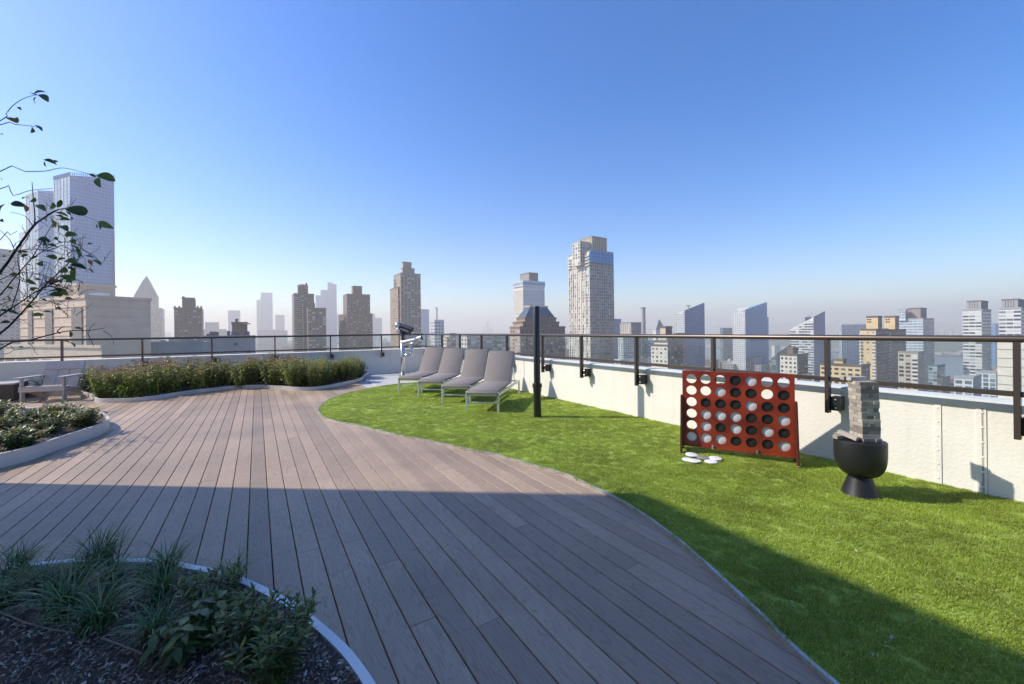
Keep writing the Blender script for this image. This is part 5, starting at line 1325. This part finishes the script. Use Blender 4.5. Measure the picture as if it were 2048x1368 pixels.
LAY = ['...KW..', '..WKK.K', '.KKKWKK', '.WWWKKW', '.WKWKWK', 'WWWKKKW']
ordn = ['first', 'second', 'third', 'fourth', 'fifth', 'sixth', 'seventh']
dm_ = MB(); M = Matrix.Rotation(R(90), 4, 'X'); 
sg = 28; prof = [(.064, -.006), (.068, -.004), (.068, .004), (.064, .006)]
vs = [M @ Vector((r * math.cos(6.2832 * j / sg), r * math.sin(6.2832 * j / sg), z)) for r, z in prof for j in range(sg)]
dm_.raw(vs, [(i * sg + j, i * sg + (j + 1) % sg, (i + 1) * sg + (j + 1) % sg, (i + 1) * sg + j) for i in range(3) for j in range(sg)] + [tuple(range(sg))[::-1], tuple(range(3 * sg, 4 * sg))])
mW = dm_.mesh('game_disc_white', white_d, angle=40); mK = dm_.mesh('game_disc_black', black_d, angle=40)
for rI, row in enumerate(LAY):
    for cI, ch in enumerate(row):
        if ch == '.': continue
        x = hx0 + cI * cs; z = hz0 - rI * rs_; p = PL + e_ * x + Vector((0, 0, z))
        col = 'white' if ch == 'W' else 'black'
        o = place('game_disc', mW if ch == 'W' else mK, None, p, (0, 0, math.atan2(e_.y, e_.x)))
        tag(o, f'{col} disc in the {ordn[cI]} column, {ordn[rI]} row from the top of the game board', 'disc', 'discs in the game board')
# loose discs on the turf (photo: six, overlapping)
gray_d = pmat('grey_disc', (.25, .24, .21), .6)
for i, (cx_, cy_, mt, tilt, dz, lb) in enumerate([(246, 1092, white_d, .05, .036, 'white disc leaning on the heap, farthest left on the turf before the game board'), (207, 1133, white_d, .0, .02, 'white disc mostly hidden under the left side of the heap'),
        (282, 1155, white_d, -.04, .028, 'white disc nearest the camera in the heap on the turf'), (372, 1118, gray_d, .05, .030, 'grey disc in the middle of the heap on the turf'),
        (467, 1156, white_d, 0, .02, 'white disc lowest on the right of the heap, partly covered'), (518, 1130, white_d, .03, .032, 'white disc at the right end of the heap on the turf')]):
    p = G(1340 + cx_ / 5.7, 720 + cy_ / 5.7, .03); mb = MB(); mb.lathe([(.064, -.006), (.068, -.004), (.068, .004), (.064, .006)], 28)
    o = mb.build('game_disc', mt, None, angle=40, loc=(p.x, p.y, dz + .008), rot=(tilt, tilt * .5, 0)); tag(o, lb, 'disc', 'loose discs on the turf')

# ------------------------------------------------------------------ pedestal table and stacked block tower
TC = Vector((3.16, 3.65, 0)); tb = empty('pedestal_table', TC, 'black round pedestal table with a deep bowl shaped top', 'table')
blkm = pmat('matt_black_metal', (.022, .022, .024), .42, .3, spec=.5, var=.05)
mb = MB(); prof = [(.084, .19), (.105, .196), (.135, .215), (.160, .245), (.177, .285), (.186, .33), (.190, .38), (.191, .505), (.189, .512), (.184, .514)]
mb.lathe(prof, 48); mb.build('bowl', blkm, tb, angle=35)
mb = MB(); mb.lathe([(.141, .012), (.141, .018), (.139, .022), (.084, .19)], 48); mb.build('cone_foot', blkm, tb, angle=30)
woods = bpy.data.materials.new('weathered_grey_wood'); woods.use_nodes = True
_n = woods.node_tree.nodes; _L = woods.node_tree.links; _b = _n['Principled BSDF']; _tc = _n.new('ShaderNodeTexCoord'); _oi = _n.new('ShaderNodeObjectInfo')
_mp = _n.new('ShaderNodeMapping'); _mp.inputs['Scale'].default_value = (8, 120, 120); _L.new(_tc.outputs['Object'], _mp.inputs[0]); _L.new(_oi.outputs['Location'], _mp.inputs['Location'])
_no = _n.new('ShaderNodeTexNoise'); _no.inputs['Detail'].default_value = 5; _no.inputs['Scale'].default_value = 1; _L.new(_mp.outputs[0], _no.inputs['Vector'])
_c1 = _n.new('ShaderNodeValToRGB'); _c1.color_ramp.elements[0].color = (.20, .17, .145, 1); _c1.color_ramp.elements[1].color = (.50, .44, .37, 1); _L.new(_oi.outputs['Random'], _c1.inputs[0])
_h = _n.new('ShaderNodeHueSaturation'); _m = _n.new('ShaderNodeMapRange'); _m.inputs[1].default_value = .3; _m.inputs[2].default_value = .7; _m.inputs[3].default_value = .8; _m.inputs[4].default_value = 1.15
_L.new(_no.outputs[0], _m.inputs[0]); _L.new(_m.outputs[0], _h.inputs['Value']); _L.new(_c1.outputs[0], _h.inputs['Color']); _L.new(_h.outputs[0], _b.inputs['Base Color']); _b.inputs['Roughness'].default_value = .8
BL, BW, BH = .1535, .0502, .0333
mb = MB(); mb.bbox(-BL / 2, BL / 2, -BW / 2, BW / 2, -BH / 2, BH / 2, .0022); bmesh_ = mb.mesh('wood_block', woods)
yaw = R(-5.8); C_ = Vector((3.112, 3.56, 0)); bx = Vector((math.cos(yaw), math.sin(yaw), 0)); by = Vector((-math.sin(yaw), math.cos(yaw), 0))
cen = C_ + (bx + by) * BL / 2
ordl = ['top', 'second', 'third', 'fourth', 'fifth', 'sixth', 'seventh', 'eighth', 'ninth', 'tenth', 'eleventh', 'twelfth', 'thirteenth', 'fourteenth', 'fifteenth', 'lowest']
br_ = random.Random(6)
for lay in range(16):
    z = .515 + BH * (lay + .5) + .0001 * lay; name = ordl[15 - lay]; along_x = lay % 2 == 1      # along_x: long side faces the camera's right face
    lean = bx * -.0009 * lay + by * .0006 * lay + Vector((br_.gauss(0, .0016), br_.gauss(0, .0016), 0))
    for k in range(3):
        if lay == 9 and k == 1 and False: continue
        o_ = (k - 1) * (BW + .0009)
        c_ = cen + lean + ((by if along_x else bx) * o_) + (bx if along_x else by) * br_.gauss(0, .0022)
        rot = yaw + (0 if along_x else R(90)) + br_.gauss(0, .006)
        o = place('wood_block', bmesh_, None, (c_.x, c_.y, z), (0, 0, rot))
        pos = (['front', 'middle', 'back'] if along_x else ['left', 'middle', 'right'])[k]
        tag(o, f'{pos} grey wooden block in the {name} layer of the stacked block tower' if name in ('top', 'lowest') else f'{pos} grey wooden block in the {name} layer from the top of the stacked tower', 'wooden block', 'wooden blocks stacked on the pedestal table')
ztop = .515 + BH * 16.05
for c_, rot, lb in ((cen + bx * -.035 + by * .05, R(2), 'grey wooden block lying alone on top of the tower, front one of two'), (cen + bx * -.052 + by * .105, R(-3), 'grey wooden block on top of the tower behind the front one')):
    tag(place('wood_block', bmesh_, None, (c_.x, c_.y, ztop + BH / 2 + .0006), (0, 0, rot)), lb, 'wooden block', 'loose wooden blocks')
tx = 1 / 4.715
q = TC + Vector((-.125, .02, 0))
for dx, dy, z, rot, ry, lb in ((-.125, .035, .514 + BH / 2, R(4), 0, 'grey wooden block lying flat at the left rim of the pedestal table'), (-.075, .07, .514 + BH / 2, R(-60), 0, 'dark edged wooden block leaning by the foot of the tower on the table'),
                               (-.112, -.01, .514 + BH * 1.30, R(-66), R(14), 'grey wooden block tilted on top of the flat one at the left rim')):
    tag(place('wood_block', bmesh_, None, (TC.x + dx, TC.y + dy, z + .001), (0, ry, rot)), lb, 'wooden block', 'loose wooden blocks')

# ------------------------------------------------------------------ tree at the left edge
TB = Vector((-3.75, 2.35, .03)); tree = empty('small_tree', TB, 'thin branched young tree with sparse dark leaves reaching in from the left', 'tree')
bark = pmat('dark_bark', (.045, .038, .035), .8, var=.3, scale=30)
YT = 2.15; tr_ = random.Random(77)
def tp(x, y, dy=0.0): return at(x, y, YT + dy) - TB
mb = MB()
crown = [Vector((0, 0, 0)), Vector((.05, -.02, .5)), Vector((.12, -.06, 1.0))]
mb.tube(catmull(crown + [Vector((.1, -.1, 1.6)), Vector((.0, -.1, 2.4))], 4), [.028 * (1 - .045 * i) for i in range(17)], 8); mb.build('trunk', bark, tree, smooth=True)
fork = Vector((.12, -.06, .95)); fork2 = Vector((.1, -.1, 1.5)); fork3 = Vector((.02, -.1, 2.2))
BR = [([(0, 545), (30, 503), (66, 453), (88, 436), (110, 422), (126, 417)], .011, fork, 0), ([(0, 667), (32, 638), (61, 606), (90, 572), (118, 545), (150, 514)], .0085, fork, .12),
      ([(0, 698), (55, 682), (110, 667), (145, 661), (175, 661), (210, 656)], .006, Vector((.08, -.03, .7)), -.1), ([(0, 343), (50, 343), (92, 342), (120, 336), (145, 339), (193, 352)], .0035, fork2, .1),
      ([(0, 242), (12, 228), (26, 211), (50, 196), (75, 189)], .003, fork3, 0), ([(0, 250), (30, 249), (61, 252), (75, 255)], .003, fork3, 0), ([(0, 378), (26, 391), (60, 381), (105, 377)], .003, fork2, -.1),
      ([(0, 590), (25, 560), (60, 520), (80, 490), (105, 448)], .006, fork, .2), ([(0, 632), (30, 612), (70, 585), (110, 565), (135, 556)], .006, fork, -.12), ([(66, 456), (70, 439), (67, 400), (64, 364)], .0055, None, 0),
      ([(20, 625), (40, 560), (36, 510), (60, 470)], .004, None, .1), ([(30, 503), (60, 498), (100, 500), (130, 490), (170, 500), (195, 520)], .003, None, .05), ([(60, 520), (95, 497), (130, 483), (165, 492)], .003, None, .12),
      ([(61, 606), (90, 600), (110, 606), (125, 622), (140, 632)], .003, None, .1), ([(90, 572), (130, 575), (155, 590)], .0025, None, .1), ([(0, 480), (20, 470), (35, 462)], .003, fork, 0), ([(66, 453), (50, 432), (20, 424)], .0025, None, 0),
      ([(126, 417), (150, 424), (200, 445)], .002, None, 0), ([(40, 545), (80, 548), (120, 560), (128, 530), (160, 538)], .0025, None, .1), ([(0, 560), (45, 562), (90, 575)], .003, fork, .1), ([(0, 610), (55, 600), (100, 560)], .003, fork, 0),
      ([(120, 667), (115, 662), (125, 654), (130, 653)], .004, None, -.1), ([(172, 661), (182, 680), (188, 694)], .002, None, -.1), ([(0, 690), (30, 700), (60, 695)], .002, fork, -.1), ([(30, 503), (20, 480), (0, 460)], .003, None, 0)]
for k, (pts, r0, root_, dy) in enumerate(BR):
    P3 = [tp(x, y, dy + tr_.uniform(-.03, .03)) for x, y in pts]
    if root_ is not None: P3 = [root_, (root_ + P3[0]) / 2 + Vector((0, 0, .05))] + P3
    P3 = catmull(P3, 3); n = len(P3); mb = MB(); mb.tube(P3, [.55 * r0 * (1.25 if root_ is not None else 1) * (1 - .8 * i / n) + .0006 for i in range(n)], 6); mb.build('branch', bark, tree, smooth=True)
mb = MB()
for _ in range(210):      # fine twigs
    pts, r0, root_, dy = tr_.choice(BR[:3] + BR[7:9] + BR[10:15] + BR[18:21]); x, y = tr_.choice(pts)
    x += tr_.uniform(-15, 15); y += tr_.uniform(-12, 12)
    if y > 640 and tr_.random() < .7: continue
    a = tr_.uniform(-2.6, .6); ln = tr_.uniform(14, 45); P3 = [tp(x, y, dy)]
    for i in range(4):
        x += math.cos(a) * ln / 4; y += math.sin(a) * ln / 4; a += tr_.uniform(-.6, .6); P3.append(tp(x, y, dy + tr_.uniform(-.05, .05)))
    mb.tube(P3, [.0017, .0014, .0012, .001, .0006], 4, False)
mb.build('twigs', bark, tree)['kind'] = 'stuff'
LG = [attr_mat('tree_leaf_green', [(0, (.13, .20, .05)), (1, (.13, .20, .05))], .45, transl=.4, rnd=.4), attr_mat('tree_leaf_dark', [(0, (.07, .12, .05)), (1, (.07, .12, .05))], .4, transl=.3, rnd=.35), attr_mat('tree_leaf_orange', [(0, (.42, .19, .04)), (1, (.42, .19, .04))], .6, transl=.4, rnd=.3)]
leafmesh = []
for m in LG:
    mb = MB(); N = 7; L_ = 1.0; vs = []
    for i in range(N + 1):
        t = i / N; w = .23 * math.sin(math.pi * min(1, t * .96 + .02)) ** .75; z = .12 * math.sin(t * 2.4) - .15 * t * t
        vs += [(t, -w, z + w * .35), (t, 0, z), (t, w, z + w * .35)]
    fs = []
    for i in range(N):
        fs += [(3 * i, 3 * i + 1, 3 * i + 4, 3 * i + 3), (3 * i + 1, 3 * i + 2, 3 * i + 5, 3 * i + 4)]
    mb.raw(vs, fs); mb.tube([(-.18, 0, .02), (0, 0, 0)], .012, 4, False); leafmesh.append(mb.mesh('leaf', m, smooth=True))
def add_leaf(x, y, lpx, ang, kind=0, dy=0.0):
    L_ = lpx * .98 * YT / F; p = tp(x, y, dy)
    d = Vector((math.cos(ang), tr_.uniform(-.45, .45), -math.sin(ang))).normalized()
    rot = d.to_track_quat('X', 'Z').to_euler(); o = place('leaf', leafmesh[kind], tree, p, rot); o.rotation_mode = 'QUATERNION'
    from mathutils import Quaternion
    o.rotation_quaternion = d.to_track_quat('X', 'Z') @ Quaternion((1, 0, 0), tr_.choice((-1, 1)) * tr_.uniform(.35, 1.5)); o.scale = (L_, L_, L_)
D = math.pi / 180
LFS = [(68, 188, 20, -30, 1), (76, 190, 28, 25, 1), (74, 192, 14, 200, 1), (72, 195, 16, 80, 1), (36, 214, 12, 40, 0), (30, 236, 18, 35, 0), (12, 236, 20, 20, 2), (62, 252, 22, 60, 0), (70, 250, 18, 40, 0),
       (0, 270, 10, 0, 0), (88, 320, 26, 20, 0), (92, 322, 14, 70, 0), (105, 325, 14, -5, 0), (193, 352, 40, 10, 0), (192, 353, 12, 200, 1), (198, 355, 30, 60, 0), (0, 355, 8, 40, 1),
       (22, 407, 28, 10, 1), (45, 398, 16, -10, 1), (60, 403, 18, -20, 0), (50, 410, 18, 60, 2), (74, 410, 26, 30, 0), (100, 418, 20, -40, 0), (108, 425, 22, 15, 0), (115, 415, 18, -60, 0), (130, 418, 44, 5, 1),
       (133, 425, 26, 40, 1), (118, 440, 24, 0, 0), (112, 445, 18, 90, 0), (112, 443, 15, 70, 2), (120, 452, 30, 25, 0), (100, 434, 24, 100, 0), (197, 444, 28, 25, 0), (190, 446, 14, 60, 0), (196, 447, 14, 70, 1),
       (0, 425, 20, -70, 1), (0, 440, 18, 20, 1), (76, 480, 30, 5, 1), (82, 478, 18, 60, 0), (130, 470, 26, 0, 0), (132, 478, 24, -30, 0), (108, 478, 30, 20, 0), (138, 482, 28, 15, 0), (145, 490, 22, 60, 0), (155, 500, 18, 70, 0),
       (170, 512, 14, 10, 1), (178, 520, 16, 50, 2), (185, 520, 20, 30, 0), (135, 512, 24, -30, 0), (130, 522, 30, 10, 0), (145, 520, 26, 20, 0), (140, 530, 32, 15, 1), (150, 535, 26, 110, 0), (92, 513, 22, 5, 0), (118, 545, 24, -20, 0), (72, 528, 22, 0, 0),
       (120, 552, 26, 15, 0), (130, 558, 28, 25, 0), (20, 548, 16, 10, 2), (0, 565, 14, 15, 2), (58, 582, 18, -20, 2), (95, 565, 24, -10, 2), (100, 568, 22, 10, 0), (98, 590, 24, -5, 0), (110, 575, 22, 40, 1), (125, 580, 24, 30, 0),
       (64, 630, 20, 0, 0), (86, 624, 20, 10, 0), (88, 625, 16, 90, 0), (130, 596, 16, 10, 2), (5, 622, 24, 15, 0), (140, 662, 14, 100, 0), (148, 656, 16, 10, 0), (130, 683, 26, 25, 0), (36, 694, 10, 10, 2), (0, 515, 16, -5, 0), (55, 530, 14, 10, 2)]
for x, y, l_, a, k in LFS: add_leaf(x, y, l_, -a * D * -1, k, tr_.uniform(-.05, .12))
for _ in range(46):
    pts, r0, root_, dy = tr_.choice(BR[:3] + BR[7:9] + BR[11:15] + BR[18:21]); x, y = tr_.choice(pts)
    if y < 640: add_leaf(x + tr_.uniform(-14, 22), y + tr_.uniform(-16, 14), tr_.uniform(10, 19), tr_.uniform(-.6, 1.0), tr_.choice((0, 0, 0, 1, 1, 2)), dy + tr_.uniform(-.12, .12))
# second young tree outside the left of the picture, growing in the raised planter
T2 = empty('small_tree', (-8.6, 5.9, .13), 'young tree in the raised planter just outside the left picture edge', 'tree')
mb = MB(); mb.tube([(0, 0, 0), (.05, .05, .9), (.1, .1, 2.1)], [.03, .022, .008], 8)
for k in range(16):
    a = k * 2.4; z = .9 + k * .08; mb.tube([(.06, .06, z), (.06 + math.cos(a) * .5, .06 + math.sin(a) * .5, z + .25)], [.007, .002], 5, False)
mb.build('trunk', bark, T2)
mb = MB(); r3 = random.Random(3)
for k in range(220):
    a = r3.uniform(0, 6.28); r = r3.uniform(.1, .55); d = Vector((r3.gauss(0, 1), r3.gauss(0, 1), r3.gauss(0, .5))); leaf(mb, (math.cos(a) * r, math.sin(a) * r, 1.0 + r3.random() * 1.3), d, Vector((0, 0, 1)), .09, .045, r3.random())
mb.build('crown', leafy_m, T2)

# ------------------------------------------------------------------ the building behind, which throws the big shade
D_ = 8.4; tip = Vector((1.22, 3.72)); hb = D_ * math.tan(SUN_EL); sd = -SUN_DIR
B0 = Vector((tip.x - sd.x * D_, tip.y - sd.y * D_, 0))
e1 = -RWd; e2 = Vector((-.85, -.53, 0)).normalized()
bh = empty('stair_bulkhead', B0, 'plain rendered rooftop building behind the camera that shades the deck', 'building')
mb = MB(); q = [Vector((0, 0, 0)), e1 * 22, e1 * 22 + e2 * 9, e2 * 9]
mb.raw([(p.x, p.y, 0) for p in q] + [(p.x, p.y, hb) for p in q], [(0, 1, 5, 4), (1, 2, 6, 5), (2, 3, 7, 6), (3, 0, 4, 7), (4, 5, 6, 7)]); mb.build('wall', pmat('bulkhead_render', (.62, .58, .52), .8, var=.1, scale=1), bh)

# ------------------------------------------------------------------ litter
lm = pmat('dry_leaf', (.42, .34, .22), .8, rnd=.3)
lmesh = leafmesh[2]
dl = MB(); N = 4
for i in range(N):
    pass
dl.raw([(0, 0, 0), (.35, -.18, .05), (.4, 0, .02), (.35, .18, .06), (.75, -.12, .07), (.8, .12, .05), (1, 0, .02)], [(0, 1, 2), (0, 2, 3), (1, 4, 2), (2, 5, 3), (2, 4, 6, 5)]); dlm = dl.mesh('fallen_leaf', lm)
for i, (px, py, l_, z, lb) in enumerate([(1346, 1284, .03, .004, 'small dry leaf lying on a deck board seam in the shade'), (1588, 1206, .025, .035, 'dry leaf fragment on the shaded turf near the metal edging'), (1785, 1270, .05, .035, 'long dry leaf on the shaded turf'),
        (1765, 1290, .03, .035, 'short dry leaf below the long one on the shaded turf'), (1715, 1104, .035, .035, 'dry leaf on the sunny turf near the shadow line'), (1680, 1085, .04, .035, 'upper dry leaf on the sunny turf above the shadow line'), (1820, 1192, .03, .035, 'dry leaf right on the edge of the large shadow'), (1745, 1312, .03, .035, 'lowest dry leaf on the shaded turf'), (1602, 934, .04, .04, 'pale scrap on the turf behind the right leg of the game')]):
    p = G(px, py, z); o = place('fallen_leaf', dlm, None, p, (0, 0, i * 1.9)); o.scale = (l_, l_, l_); tag(o, lb, 'leaf')
